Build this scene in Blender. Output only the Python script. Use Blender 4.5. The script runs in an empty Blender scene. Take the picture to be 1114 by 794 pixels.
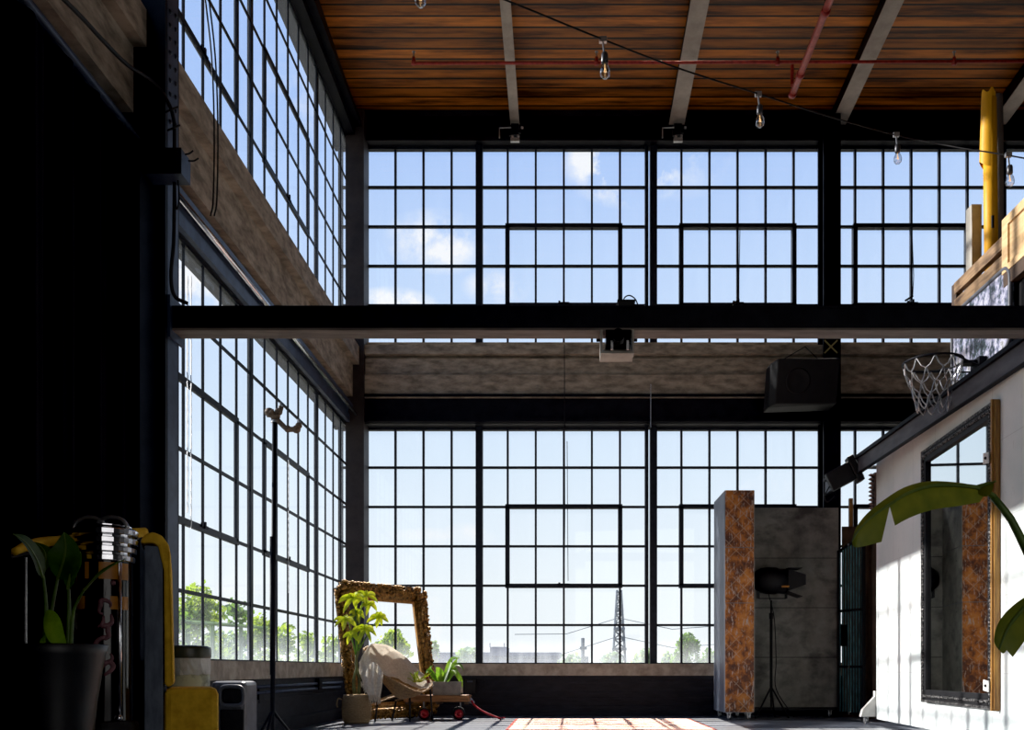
import bpy, bmesh, math, random
from mathutils import Vector, Matrix
random.seed(7)
R = random.Random(11)
F = 1003.0; VX = 612.0; VY = 727.0; H = 0.60          # focal length in pixels, vanishing point, eye height
COL = bpy.context.scene.collection
def P(px, py, Y):
    return Vector(((px-VX)*Y/F, Y, H+(VY-py)*Y/F))

# ------------------------------------------------------------------ materials
def nodes(name):
    m = bpy.data.materials.new(name); m.use_nodes = True
    nt = m.node_tree; nt.nodes.clear()
    out = nt.nodes.new('ShaderNodeOutputMaterial')
    return m, nt, out
def L(nt, a, b): nt.links.new(a, b)
def c4(c): return (c[0], c[1], c[2], 1)
def coords(nt, stretch=(1,1,1), kind='Object', rot=(0,0,0)):
    tc = nt.nodes.new('ShaderNodeTexCoord'); mp = nt.nodes.new('ShaderNodeMapping')
    mp.inputs['Scale'].default_value = stretch; mp.inputs['Rotation'].default_value = rot
    L(nt, tc.outputs[kind], mp.inputs['Vector'])
    return mp.outputs['Vector']
def noise(nt, vec, scale, detail=6, rough=.6):
    n = nt.nodes.new('ShaderNodeTexNoise'); n.inputs['Scale'].default_value = scale
    n.inputs['Detail'].default_value = detail; n.inputs['Roughness'].default_value = rough
    L(nt, vec, n.inputs['Vector']); return n.outputs['Fac']
def ramp(nt, fac, stops):
    r = nt.nodes.new('ShaderNodeValToRGB'); e = r.color_ramp.elements
    while len(e) < len(stops): e.new(.5)
    for k, (p, c) in enumerate(stops):
        e[k].position = p; e[k].color = c4(c)
    L(nt, fac, r.inputs['Fac']); return r.outputs['Color']
def mix(nt, fac, a, b, mode='MIX'):
    m = nt.nodes.new('ShaderNodeMix'); m.data_type = 'RGBA'; m.blend_type = mode
    for s, v in ((0, fac), (6, a), (7, b)):
        if hasattr(v, 'is_linked'): L(nt, v, m.inputs[s])
        elif isinstance(v, (int, float)): m.inputs[s].default_value = v
        else: m.inputs[s].default_value = c4(v)
    return m.outputs[2]
def math_(nt, op, a, b=None, c=None):
    m = nt.nodes.new('ShaderNodeMath'); m.operation = op
    for k, v in enumerate((a, b, c)):
        if v is None: continue
        if hasattr(v, 'is_linked'): L(nt, v, m.inputs[k])
        else: m.inputs[k].default_value = v
    return m.outputs[0]
def bsdf(nt, out, color, rough=.6, metal=0, bump=None, bstr=.3, spec=.5, bdist=.02):
    b = nt.nodes.new('ShaderNodeBsdfPrincipled')
    if hasattr(color, 'is_linked'): L(nt, color, b.inputs['Base Color'])
    else: b.inputs['Base Color'].default_value = c4(color)
    b.inputs['Roughness'].default_value = rough; b.inputs['Metallic'].default_value = metal
    b.inputs['Specular IOR Level'].default_value = spec
    if bump is not None:
        bp = nt.nodes.new('ShaderNodeBump'); bp.inputs['Strength'].default_value = bstr; bp.inputs['Distance'].default_value = bdist
        L(nt, bump, bp.inputs['Height']); L(nt, bp.outputs['Normal'], b.inputs['Normal'])
    L(nt, b.outputs[0], out.inputs['Surface']); return b
def M(name, c1, c2=None, scale=6, rough=.6, metal=0, bump=0, stretch=(1,1,1), spec=.35, lo=.35, hi=.65, detail=6):
    m, nt, out = nodes(name)
    v = coords(nt, stretch); n = noise(nt, v, scale, detail)
    if c2 is None: c2 = tuple(x*.7 for x in c1)
    col = ramp(nt, n, [(lo, c2), (hi, c1)])
    bsdf(nt, out, col, rough, metal, n if bump else None, bump, spec)
    return m
def planks(name, c1, c2, axis, pitch, gap=.06, rough=.6, scale=3, stretch=(1,1,1), bump=.4, gapc=(.003,.002,.002)):
    m, nt, out = nodes(name)
    v = coords(nt); s = nt.nodes.new('ShaderNodeSeparateXYZ'); L(nt, v, s.inputs[0])
    t = math_(nt, 'DIVIDE', s.outputs[axis], pitch)
    fr = math_(nt, 'FRACT', t); fl = math_(nt, 'FLOOR', t)
    d = math_(nt, 'MINIMUM', fr, math_(nt, 'SUBTRACT', 1, fr))
    g = math_(nt, 'LESS_THAN', d, gap)
    wn = nt.nodes.new('ShaderNodeTexWhiteNoise'); wn.noise_dimensions = '1D'; L(nt, fl, wn.inputs['W'])
    v2 = coords(nt, stretch); n = noise(nt, v2, scale, 8, .65)
    base = ramp(nt, n, [(.36, c2), (.60, c1)])
    br = math_(nt, 'MULTIPLY_ADD', wn.outputs['Value'], .6, .65)
    tint = mix(nt, 1.0, base, br, 'MULTIPLY')
    # the brightness value feeds all three channels
    col = mix(nt, g, tint, gapc)
    hgt = math_(nt, 'MULTIPLY_ADD', n, .3, math_(nt, 'MULTIPLY', math_(nt, 'SUBTRACT', 1, g), 1.0))
    bsdf(nt, out, col, rough, 0, hgt, bump)
    return m

MT = {}
MT['frame'] = M('dark_window_steel', (.014,.019,.030), (.006,.008,.013), 20, .5, .1, spec=.25)
MT['steel'] = M('blackened_steel', (.007,.008,.013), (.003,.0035,.006), 9, .55, .1, spec=.15)
MT['steelblue'] = M('blue_grey_steel', (.050,.070,.12), (.024,.034,.060), 8, .45, .2, spec=.3)
MT['brownsteel'] = M('brown_black_steel', (.036,.029,.029), (.018,.015,.016), 7, .6, .1)
MT['beambottom'] = M('dusty_brown_flange', (.20,.165,.14), (.10,.08,.07), 6, .6, stretch=(.5,3,3))
MT['railgrey'] = M('grey_steel_rail', (.12,.115,.125), (.06,.056,.064), 5, .55, .2, stretch=(2,.5,2))
MT['joistgrey'] = M('grey_joist_paint', (.46,.41,.36), (.34,.30,.26), 6, .6)
MT['black'] = M('matt_black', (.006,.006,.008), (.003,.003,.004), 8, .6)
MT['blackgloss'] = M('gloss_black', (.008,.008,.010), (.004,.004,.005), 8, .12)
MT['curtain'] = M('black_velvet_curtain', (.0038,.0036,.0058), (.0018,.0017,.003), 3, .9, spec=.05)
MT['conc'] = M('board_marked_concrete', (.42,.355,.28), (.17,.142,.11), 5.5, .9, bump=.5, stretch=(1,1,2.5))
MT['concl'] = M('pale_concrete_sill', (.40,.36,.30), (.22,.19,.155), 9, .9, bump=.5)
MT['darkwall'] = M('black_painted_wall', (.016,.018,.025), (.008,.009,.013), 5, .6, bump=.3, stretch=(1,1,3), spec=.2)
MT['wallblk'] = M('dark_brick_room_wall', (.03,.028,.028), (.015,.014,.015), 4, .8)
MT['ceiling'] = planks('orange_timber_deck', (.56,.185,.024), (.075,.021,.004), 1, .165, .08, .5, 2.2, (.35,3.5,1), .5)
MT['floor'] = planks('blue_grey_floorboards', (.165,.18,.22), (.085,.093,.118), 1, .13, .03, .32, 3, (.5,6,1), .25, (.01,.01,.013))
MT['chrome'] = M('chrome', (.75,.76,.80), (.6,.6,.65), 10, .15, 1)
MT['zinc'] = M('zinc_hardware', (.55,.55,.56), (.35,.35,.36), 30, .35, .9)
MT['red'] = M('red_pipe_paint', (.42,.045,.035), (.22,.02,.018), 20, .4)
MT['pipepink'] = M('faded_red_pipe_paint', (.52,.11,.085), (.32,.05,.04), 15, .35)
MT['mustard'] = M('mustard_velvet', (.84,.52,.045), (.60,.34,.025), 14, .85, bump=.3)
MT['goldframe'] = M('antique_gilt', (.42,.23,.065), (.06,.03,.010), 28, .42, .45, bump=.6, lo=.38, hi=.60)
MT['basket'] = M('woven_seagrass', (.46,.34,.20), (.24,.16,.085), 60, .9, bump=.8, stretch=(1,1,4))

MT['rattan'] = M('rattan', (.40,.24,.10), (.20,.11,.045), 40, .6, bump=.5)
MT['wood'] = M('warm_wood', (.38,.19,.075), (.16,.07,.025), 8, .6, bump=.3, stretch=(.6,4,4))
MT['woodlong'] = M('weathered_plank', (.40,.255,.135), (.10,.055,.028), 4, .65, bump=.3, stretch=(5,.7,5))
MT['ply'] = M('pale_plywood', (.72,.50,.27), (.56,.36,.17), 5, .6, stretch=(4,1,6))
MT['plydark'] = M('dark_brown_wood', (.10,.062,.040), (.05,.03,.02), 5, .7)  # one dark brown wood tone for rack, loft, studs and battens
MT['goldwood'] = M('golden_brown_wood', (.50,.26,.06), (.22,.10,.028), 7, .4, stretch=(8,8,.6))
MT['planter'] = M('charcoal_planter', (.022,.023,.026), (.012,.013,.015), 6, .42)
MT['cemplanter'] = M('grey_cement_planter', (.27,.245,.215), (.18,.16,.14), 12, .9, bump=.3)
MT['soil'] = M('potting_soil', (.03,.02,.013), (.012,.008,.005), 40, .95, bump=.8)
MT['yellowpaper'] = M('yellow_vinyl_roll', (.80,.42,.02), (.66,.32,.012), 3, .5)
MT['greytube'] = M('grey_cardboard_tube', (.15,.135,.13), (.10,.09,.086), 4, .7)
MT['orangeband'] = M('orange_band', (.46,.20,.02), (.34,.13,.012), 10, .4)
MT['pinkgraf'] = M('dusty_pink_paint', (.22,.10,.12), (.10,.045,.055), 12, .5)
MT['sticker'] = M('off_white_sticker', (.52,.50,.44), (.35,.33,.29), 25, .5)
MT['bin'] = M('pale_olive_enamel', (.60,.61,.42), (.16,.17,.11), 7, .5, lo=.36, hi=.5)
MT['binlid'] = M('dark_olive_lid', (.075,.08,.055), (.03,.034,.024), 9, .35)
MT['plasticbox'] = M('charcoal_moulded_plastic', (.11,.115,.135), (.07,.074,.088), 14, .4)
MT['stembark'] = M('green_brown_stem', (.20,.22,.07), (.10,.085,.03), 15, .6)
MT['greenstem'] = M('green_stem', (.10,.17,.035), (.05,.09,.02), 15, .5)
MT['bark'] = M('tree_bark', (.14,.11,.07), (.07,.055,.035), 12, .9)
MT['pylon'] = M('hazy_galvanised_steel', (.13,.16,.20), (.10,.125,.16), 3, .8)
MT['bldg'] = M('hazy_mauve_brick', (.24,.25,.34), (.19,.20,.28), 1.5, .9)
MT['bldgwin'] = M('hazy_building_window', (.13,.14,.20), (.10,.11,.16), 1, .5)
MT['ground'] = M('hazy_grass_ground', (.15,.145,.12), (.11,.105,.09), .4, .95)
MT['bulbmetal'] = M('bulb_socket', (.10,.10,.11), (.03,.03,.035), 30, .35, .3)
MT['redpaint'] = M('red_wheel_paint', (.50,.02,.03), (.34,.012,.02), 20, .3)
MT['rubber'] = M('black_rubber', (.012,.012,.013), (.007,.007,.008), 20, .7)
MT['bracketwood'] = M('weathered_brown_pipe', (.26,.19,.135), (.10,.07,.05), 40, .6, bump=.5)
MT['cream'] = M('cream_canvas', (.62,.55,.42), (.48,.41,.30), 15, .9)
MT['fixture'] = M('beige_metal_plate', (.44,.41,.35), (.32,.29,.25), 8, .5)
MT['corr'] = M('brown_corrugated_iron', (.30,.21,.18), (.16,.10,.09), 12, .55)
MT['redrust'] = M('red_oxide_wood', (.24,.05,.035), (.10,.025,.02), 9, .7)
MT['tape'] = M('yellow_tape', (.40,.34,.14), (.30,.25,.10), 9, .7)
MT['whitefoot'] = M('white_painted_wood', (.74,.72,.68), (.60,.58,.54), 10, .6)
MT['silverrope'] = M('black_silver_carving', (.30,.29,.28), (.012,.012,.012), 55, .35, .6, bump=.8, lo=.45, hi=.62)
MT['netchain'] = M('galvanised_chain', (.52,.52,.53), (.34,.34,.35), 60, .4, .8)
MT['teal'] = M('flaking_teal_paint', (.10,.27,.30), (.035,.075,.085), 9, .5, bump=.3, stretch=(4,4,1))
MT['greyplank'] = M('blue_grey_painted_wood', (.15,.18,.235), (.09,.11,.15), 9, .6, bump=.2, stretch=(3,3,1))
MT['cabside'] = M('blue_grey_cabinet_side', (.17,.20,.25), (.12,.14,.18), 3, .5)
MT['boltdark'] = M('dark_rivet', (.02,.024,.036), (.012,.014,.02), 20, .4, .4)

def mat_leaf(name, c1, c2, tr=.5, scale=6, rough=.45):
    m, nt, out = nodes(name)
    n = noise(nt, coords(nt), scale, 3)
    col = ramp(nt, n, [(.35, c2), (.65, c1)])
    b = nt.nodes.new('ShaderNodeBsdfPrincipled'); L(nt, col, b.inputs['Base Color']); b.inputs['Roughness'].default_value = rough
    t = nt.nodes.new('ShaderNodeBsdfTranslucent'); L(nt, mix(nt, 1.0, col, (1.0,1.0,.45) if 'wool' not in name else (1,.95,.86), 'MULTIPLY'), t.inputs['Color'])
    ms = nt.nodes.new('ShaderNodeMixShader'); ms.inputs[0].default_value = tr
    L(nt, b.outputs[0], ms.inputs[1]); L(nt, t.outputs[0], ms.inputs[2]); L(nt, ms.outputs[0], out.inputs['Surface'])
    return m
MT['leafbright'] = mat_leaf('sunlit_lime_leaf', (.60,.62,.05), (.34,.45,.03), .55, 9)
MT['leafdark'] = mat_leaf('dark_dieffenbachia_leaf', (.055,.115,.022), (.022,.06,.010), .3, 14, .6)
MT['leafvein'] = mat_leaf('pale_leaf_rib', (.20,.28,.07), (.13,.20,.05), .3, 8)
MT['leafbanana'] = mat_leaf('olive_banana_leaf', (.24,.25,.04), (.09,.13,.025), .5, 5, .4)
MT['leafmid'] = mat_leaf('fresh_green_leaf', (.24,.40,.05), (.10,.22,.03), .5, 10)
MT['throw'] = mat_leaf('cream_wool_throw', (.88,.83,.74), (.72,.65,.55), .6, 45, .95)
MT['tree_lime'] = mat_leaf('lime_tree_leaves', (.34,.44,.07), (.20,.31,.05), .5, 3)
MT['tree_green'] = mat_leaf('green_tree_leaves', (.16,.28,.05), (.08,.17,.04), .5, 3)
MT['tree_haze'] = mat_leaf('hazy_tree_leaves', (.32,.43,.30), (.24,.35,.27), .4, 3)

def mat_glass():
    m, nt, out = nodes('window_glass')
    geo = nt.nodes.new('ShaderNodeNewGeometry'); s = nt.nodes.new('ShaderNodeSeparateXYZ'); L(nt, geo.outputs['Position'], s.inputs[0])
    tp = nt.nodes.new('ShaderNodeBsdfTransparent'); tp.inputs[0].default_value = (.993,.996,1.0,1)
    gl = nt.nodes.new('ShaderNodeBsdfGlossy'); gl.inputs['Roughness'].default_value = .02
    ms = nt.nodes.new('ShaderNodeMixShader'); ms.inputs[0].default_value = .025
    L(nt, tp.outputs[0], ms.inputs[1]); L(nt, gl.outputs[0], ms.inputs[2])
    # dust gathered on the lowest panes, and faint streaks
    mr = nt.nodes.new('ShaderNodeMapRange'); L(nt, s.outputs[2], mr.inputs[0])
    mr.inputs[1].default_value = .62; mr.inputs[2].default_value = .98; mr.inputs[3].default_value = .17; mr.inputs[4].default_value = .014
    n = noise(nt, coords(nt, (5,5,.6)), 2.2, 4)
    fac = math_(nt, 'MULTIPLY', mr.outputs[0], math_(nt, 'MULTIPLY_ADD', n, 1.3, .25))
    tl = nt.nodes.new('ShaderNodeBsdfTranslucent'); tl.inputs[0].default_value = (.85,.90,.95,1)
    m2 = nt.nodes.new('ShaderNodeMixShader'); L(nt, fac, m2.inputs[0]); L(nt, ms.outputs[0], m2.inputs[1]); L(nt, tl.outputs[0], m2.inputs[2])
    L(nt, m2.outputs[0], out.inputs['Surface']); return m
MT['glass'] = mat_glass()
def mat_clear(name, tint, gloss=.12):
    m, nt, out = nodes(name)
    tp = nt.nodes.new('ShaderNodeBsdfTransparent'); tp.inputs[0].default_value = c4(tint)
    gl = nt.nodes.new('ShaderNodeBsdfGlossy'); gl.inputs['Roughness'].default_value = .04
    lw = nt.nodes.new('ShaderNodeLayerWeight'); lw.inputs[0].default_value = .35
    f = math_(nt, 'MULTIPLY_ADD', lw.outputs['Facing'], .6, gloss)
    ms = nt.nodes.new('ShaderNodeMixShader'); L(nt, f, ms.inputs[0]); L(nt, tp.outputs[0], ms.inputs[1]); L(nt, gl.outputs[0], ms.inputs[2])
    L(nt, ms.outputs[0], out.inputs['Surface']); return m
MT['bulbglass'] = mat_clear('clear_bulb_glass', (.9,.92,.95), .15)
MT['bag'] = M('clear_bin_bag', (.62,.63,.62), (.36,.37,.34), 9, .35)
def mat_mirror():
    m, nt, out = nodes('mirror_silver'); bsdf(nt, out, (.82,.85,.84), .015, 1); return m
MT['mirror'] = mat_mirror()
def mat_filament():
    m, nt, out = nodes('warm_filament'); b = bsdf(nt, out, (.8,.45,.15), .4)
    b.inputs['Emission Color'].default_value = (1,.6,.25,1); b.inputs['Emission Strength'].default_value = 1.2; return m
MT['filament'] = mat_filament()
def mat_rust():
    m, nt, out = nodes('rusted_diamond_plate')
    v = coords(nt); s = nt.nodes.new('ShaderNodeSeparateXYZ'); L(nt, v, s.inputs[0])
    a = math_(nt, 'ADD', math_(nt, 'ADD', s.outputs[0], s.outputs[1]), s.outputs[2]); b = math_(nt, 'SUBTRACT', math_(nt, 'ADD', s.outputs[0], s.outputs[1]), s.outputs[2])
    def line(t):
        f = math_(nt, 'FRACT', math_(nt, 'DIVIDE', t, .17)); return math_(nt, 'LESS_THAN', math_(nt, 'ABSOLUTE', math_(nt, 'SUBTRACT', f, .5)), .035)
    n3 = noise(nt, v, 2.3, 4)
    ln = math_(nt, 'MULTIPLY', math_(nt, 'MAXIMUM', line(a), line(b)), math_(nt, 'GREATER_THAN', n3, .47))
    n1 = noise(nt, v, 6, 8, .7); n2 = noise(nt, coords(nt, (7,7,1.4)), 6, 8, .7)
    col = ramp(nt, n1, [(.30, (.022,.015,.018)), (.44, (.13,.040,.012)), (.56, (.44,.155,.022)), (.72, (.56,.25,.06))])
    col = mix(nt, ramp(nt, n2, [(.56, (0,0,0)), (.61, (1,1,1))]), col, (.42,.36,.33))
    col = mix(nt, math_(nt, 'MULTIPLY', ln, .55), col, (.42,.33,.26))
    bsdf(nt, out, col, .55, .15, math_(nt, 'ADD', n1, ln), .5); return m
MT['rust'] = mat_rust()
def mat_panelconc():
    m, nt, out = nodes('grey_cement_board')
    v = coords(nt); n1 = noise(nt, v, 3.2, 8, .65); n2 = noise(nt, coords(nt, (1.2,1.2,2)), 1.7, 4)
    col = ramp(nt, n1, [(.3, (.11,.105,.095)), (.5, (.24,.23,.205)), (.7, (.34,.33,.295))])
    col = mix(nt, ramp(nt, n2, [(.52, (0,0,0)), (.68, (.85,.85,.85))]), col, (.05,.047,.045))
    vo = nt.nodes.new('ShaderNodeTexVoronoi'); vo.inputs['Scale'].default_value = 3.2; L(nt, v, vo.inputs['Vector'])
    col = mix(nt, math_(nt, 'LESS_THAN', vo.outputs['Distance'], .035), col, (.02,.02,.02))
    bsdf(nt, out, col, .85, 0, n1, .25); return m
MT['greypanel'] = mat_panelconc()
def mat_whitewash():
    m, nt, out = nodes('scuffed_white_paint')
    n1 = noise(nt, coords(nt), 1.6, 5); n2 = noise(nt, coords(nt, (2,14,3)), 3, 8, .75)
    col = ramp(nt, n1, [(.3, (.64,.70,.69)), (.7, (.82,.83,.81))])
    col = mix(nt, ramp(nt, n2, [(.62, (0,0,0)), (.70, (.75,.75,.75))]), col, (.45,.44,.42))
    s = nt.nodes.new('ShaderNodeSeparateXYZ'); L(nt, coords(nt), s.inputs[0])
    f = math_(nt, 'FRACT', math_(nt, 'DIVIDE', s.outputs[1], .61)); ln = math_(nt, 'LESS_THAN', f, .012)
    f2 = math_(nt, 'FRACT', math_(nt, 'DIVIDE', s.outputs[2], .56)); l2 = math_(nt, 'LESS_THAN', f2, .008)
    col = mix(nt, math_(nt, 'MULTIPLY', math_(nt, 'MAXIMUM', ln, l2), .35), col, (.30,.29,.27))
    bsdf(nt, out, col, .65, 0, n2, .12); return m
MT['white'] = mat_whitewash()
def mat_rug():
    m, nt, out = nodes('persian_rug_pile')
    v = coords(nt)
    n1 = noise(nt, v, 9, 8, .7); vo = nt.nodes.new('ShaderNodeTexVoronoi'); vo.inputs['Scale'].default_value = 7; L(nt, v, vo.inputs['Vector'])
    col = ramp(nt, math_(nt, 'MULTIPLY_ADD', vo.outputs['Distance'], .5, math_(nt, 'MULTIPLY', n1, .6)), [(.30, (.50,.10,.08)), (.46, (.68,.29,.21)), (.58, (.84,.62,.50)), (.70, (.74,.38,.29))])
    bsdf(nt, out, col, .95, 0, n1, .3); return m
MT['rug'] = mat_rug()
MT['rugborder'] = M('rug_cream_border', (.86,.74,.60), (.66,.38,.28), 14, .95)
MT['rugedge'] = M('rug_red_edge', (.56,.10,.08), (.38,.06,.05), 14, .95)
def mat_art():
    m, nt, out = nodes('mottled_backboard_print')
    v = coords(nt, (2.4,3.2,2.4)); n1 = noise(nt, v, 2.6, 9, .72)
    col = ramp(nt, n1, [(.36, (.010,.012,.016)), (.46, (.055,.075,.085)), (.52, (.25,.25,.36)), (.58, (.52,.52,.60)), (.66, (.12,.12,.08))])
    bsdf(nt, out, col, .18, 0); return m
MT['art'] = mat_art()
MT['frost'] = M('frosted_bulb', (.8,.8,.8), (.7,.7,.7), 3, .3)

# ------------------------------------------------------------------ mesh building
class MB:
    def __init__(self): self.b = bmesh.new()
    def face(self, pts):
        vs = [self.b.verts.new(p) for p in pts]
        try: self.b.faces.new(vs)
        except ValueError: pass
    def box(self, x0, x1, y0, y1, z0, z1):
        return self.hexa([(x0,y0,z0),(x1,y0,z0),(x1,y1,z0),(x0,y1,z0),(x0,y0,z1),(x1,y0,z1),(x1,y1,z1),(x0,y1,z1)])
    def hexa(self, p):
        v = [self.b.verts.new(q) for q in p]
        for f in ((3,2,1,0),(4,5,6,7),(0,1,5,4),(1,2,6,5),(2,3,7,6),(3,0,4,7)):
            self.b.faces.new([v[i] for i in f])
        return self
    def bar(self, a, b, w, d, up=(0,0,1)):
        a = Vector(a); b = Vector(b); t = (b-a).normalized(); u = Vector(up)
        s = t.cross(u)
        if s.length < 1e-5: s = t.cross(Vector((1,0,0)))
        s.normalize(); n = s.cross(t).normalized(); s *= w/2; n *= d/2
        return self.hexa([a-s-n, a+s-n, b+s-n, b-s-n, a-s+n, a+s+n, b+s+n, b-s+n])
    def tube(self, pts, r, seg=8, cap=True):
        pts = [Vector(p) for p in pts]; n = len(pts)
        rr = r if isinstance(r, (list, tuple)) else [r]*n
        rings = []; prev = None
        for i, p in enumerate(pts):
            t = (pts[min(i+1, n-1)]-pts[max(i-1, 0)])
            if t.length < 1e-9: t = Vector((0,0,1))
            t.normalize()
            if prev is None:
                s = t.cross(Vector((0,0,1)))
                if s.length < 1e-3: s = t.cross(Vector((0,1,0)))
            else: s = prev - t*prev.dot(t)
            s.normalize(); prev = s; q = t.cross(s)
            rings.append([self.b.verts.new(p+(s*math.cos(2*math.pi*k/seg)+q*math.sin(2*math.pi*k/seg))*rr[i]) for k in range(seg)])
        for a, b in zip(rings, rings[1:]):
            for k in range(seg):
                self.b.faces.new((a[k], a[(k+1)%seg], b[(k+1)%seg], b[k]))
        if cap:
            self.b.faces.new(rings[0][::-1]); self.b.faces.new(rings[-1])
        return self
    def ring(self, c, R0, r, axis=(0,0,1), seg=28, s2=8):
        ax = Vector(axis).normalized(); u = ax.orthogonal().normalized(); w = ax.cross(u); c = Vector(c)
        g = []
        for i in range(seg):
            a = 2*math.pi*i/seg; d = u*math.cos(a)+w*math.sin(a)
            g.append([self.b.verts.new(c+d*(R0+r*math.cos(2*math.pi*k/s2))+ax*r*math.sin(2*math.pi*k/s2)) for k in range(s2)])
        for i in range(seg):
            for k in range(s2):
                self.b.faces.new((g[i][k], g[(i+1)%seg][k], g[(i+1)%seg][(k+1)%s2], g[i][(k+1)%s2]))
        return self
    def lathe(self, prof, c=(0,0,0), seg=28, axis=(0,0,1), a0=0, a1=2*math.pi):
        ax = Vector(axis).normalized(); u = Vector((1,0,0)) if abs(ax.x) < .9 else Vector((0,1,0))
        u = (u-ax*u.dot(ax)).normalized(); w = ax.cross(u); c = Vector(c); full = abs(a1-a0-2*math.pi) < 1e-6
        n = seg if full else seg+1; rings = []
        for (r, z) in prof:
            rings.append([self.b.verts.new(c+ax*z+(u*math.cos(a0+(a1-a0)*k/seg)+w*math.sin(a0+(a1-a0)*k/seg))*max(r, 1e-4)) for k in range(n)])
        for a, b in zip(rings, rings[1:]):
            for k in range(seg):
                self.b.faces.new((a[k], a[(k+1)%n], b[(k+1)%n], b[k]))
        return self
    def ball(self, c, r, sub=2, sc=(1,1,1)):
        mt = Matrix.Translation(Vector(c)) @ Matrix.Diagonal((sc[0], sc[1], sc[2], 1))
        bmesh.ops.create_icosphere(self.b, subdivisions=sub, radius=r, matrix=mt); return self
    def leaf(self, pts, wid, up=(0,0,1), fold=.25, wave=0):
        pts = [Vector(p) for p in pts]; n = len(pts); up = Vector(up); rows = []
        for i, p in enumerate(pts):
            t = (pts[min(i+1, n-1)]-pts[max(i-1, 0)]).normalized(); s = t.cross(up)
            if s.length < 1e-4: s = Vector((1,0,0))
            s.normalize(); nn = s.cross(t); w = wid[i]; k = nn*(w*fold+ (wave*w*(1 if i%2 else -1)))
            rows.append([self.b.verts.new(q) for q in (p-s*w+k, p-s*w*.5+k*.35, p, p+s*w*.5+k*.35, p+s*w+k)])
        for a, b in zip(rows, rows[1:]):
            for k in range(4): self.b.faces.new((a[k], a[k+1], b[k+1], b[k]))
        return self
    def prism(self, poly, e):
        e = Vector(e); lo = [self.b.verts.new(Vector(p)) for p in poly]; hi = [self.b.verts.new(Vector(p)+e) for p in poly]; n = len(poly)
        self.b.faces.new(lo[::-1]); self.b.faces.new(hi)
        for k in range(n): self.b.faces.new((lo[k], lo[(k+1)%n], hi[(k+1)%n], hi[k]))
        return self
    def build(self, name, mat, parent=None, base=None, smooth=False, bevel=0):
        if parent is not None and base is None:
            p = parent; base = Vector((0,0,0))
            while p is not None: base = base+p.location; p = p.parent
        if parent is None and base is None: base = Vector((0,0,0))
        bmesh.ops.recalc_face_normals(self.b, faces=self.b.faces)
        if base.length > 0: bmesh.ops.translate(self.b, verts=self.b.verts, vec=-base)
        me = bpy.data.meshes.new(name); self.b.to_mesh(me); self.b.free()
        if smooth:
            for f in me.polygons: f.use_smooth = True
        me.materials.append(MT[mat] if isinstance(mat, str) else mat)
        o = bpy.data.objects.new(name, me); COL.objects.link(o)
        if parent is not None: o.parent = parent
        else: o.location = base
        if bevel:
            bv = o.modifiers.new('bevel', 'BEVEL'); bv.width = bevel; bv.segments = 2; bv.limit_method = 'ANGLE'
        return o
def tag(o, label, cat, group=None, kind=None):
    o['label'] = label; o['category'] = cat
    if group: o['group'] = group
    if kind: o['kind'] = kind
    return o
def thing(name, label, cat, loc, group=None):
    o = bpy.data.objects.new(name, None); COL.objects.link(o); o.location = loc; o.empty_display_size = .1
    return tag(o, label, cat, group)
def solo(name, mb, mat, label, cat, base, group=None, smooth=False, bevel=0):
    return tag(mb.build(name, mat, None, Vector(base), smooth, bevel), label, cat, group)
def struct(name, mb, mat, parent=None, smooth=False):
    o = mb.build(name, mat, parent, None, smooth)
    if parent is None: o['kind'] = 'structure'
    return o
def dup(root, loc, label=None):
    r = root.copy(); COL.objects.link(r); r.location = loc
    if label: r['label'] = label
    for ch in list(root.children):
        c = ch.copy(); COL.objects.link(c); c.parent = r
        for g in list(ch.children):
            d = g.copy(); COL.objects.link(d); d.parent = c
    return r
def lerp(a, b, t): return Vector(a)+(Vector(b)-Vector(a))*t
def curve(pts, n=24):
    # Catmull-Rom through the points
    p = [Vector(q) for q in pts]; p = [p[0]*2-p[1]]+p+[p[-1]*2-p[-2]]; out = []
    m = len(p)-3
    for i in range(m):
        a, b, c, d = p[i:i+4]
        k = max(2, n//m)
        for j in range(k):
            t = j/k
            out.append(.5*((2*b)+(c-a)*t+(2*a-5*b+4*c-d)*t*t+(3*b-a-3*c+d)*t**3))
    out.append(p[-2]); return out

# ------------------------------------------------------------------ the room
YB = 11.84; XL = -2.733; pp = .360; qq = .505
XR = 7.6; YF = -5.0
def zc(y): return 7.74+.06*(YB-y)
m = MB(); m.box(XL-.25, XR, YF, YB+.1, -.2, 0); struct('floor', m, 'floor')
m = MB(); m.hexa([(XL-.3,YF,zc(YF)),(XR,YF,zc(YF)),(XR,YB+.25,zc(YB+.25)),(XL-.3,YB+.25,zc(YB+.25)),(XL-.3,YF,zc(YF)+.15),(XR,YF,zc(YF)+.15),(XR,YB+.25,zc(YB+.25)+.15),(XL-.3,YB+.25,zc(YB+.25)+.15)])
struct('ceiling', m, 'ceiling')
LT, LB = H+(VY-466)/84.71, H+(VY-722)/84.71       # lower window top and bottom
UT, UB = H+(VY-161.5)/84.71, H+(VY-375)/84.71
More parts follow.
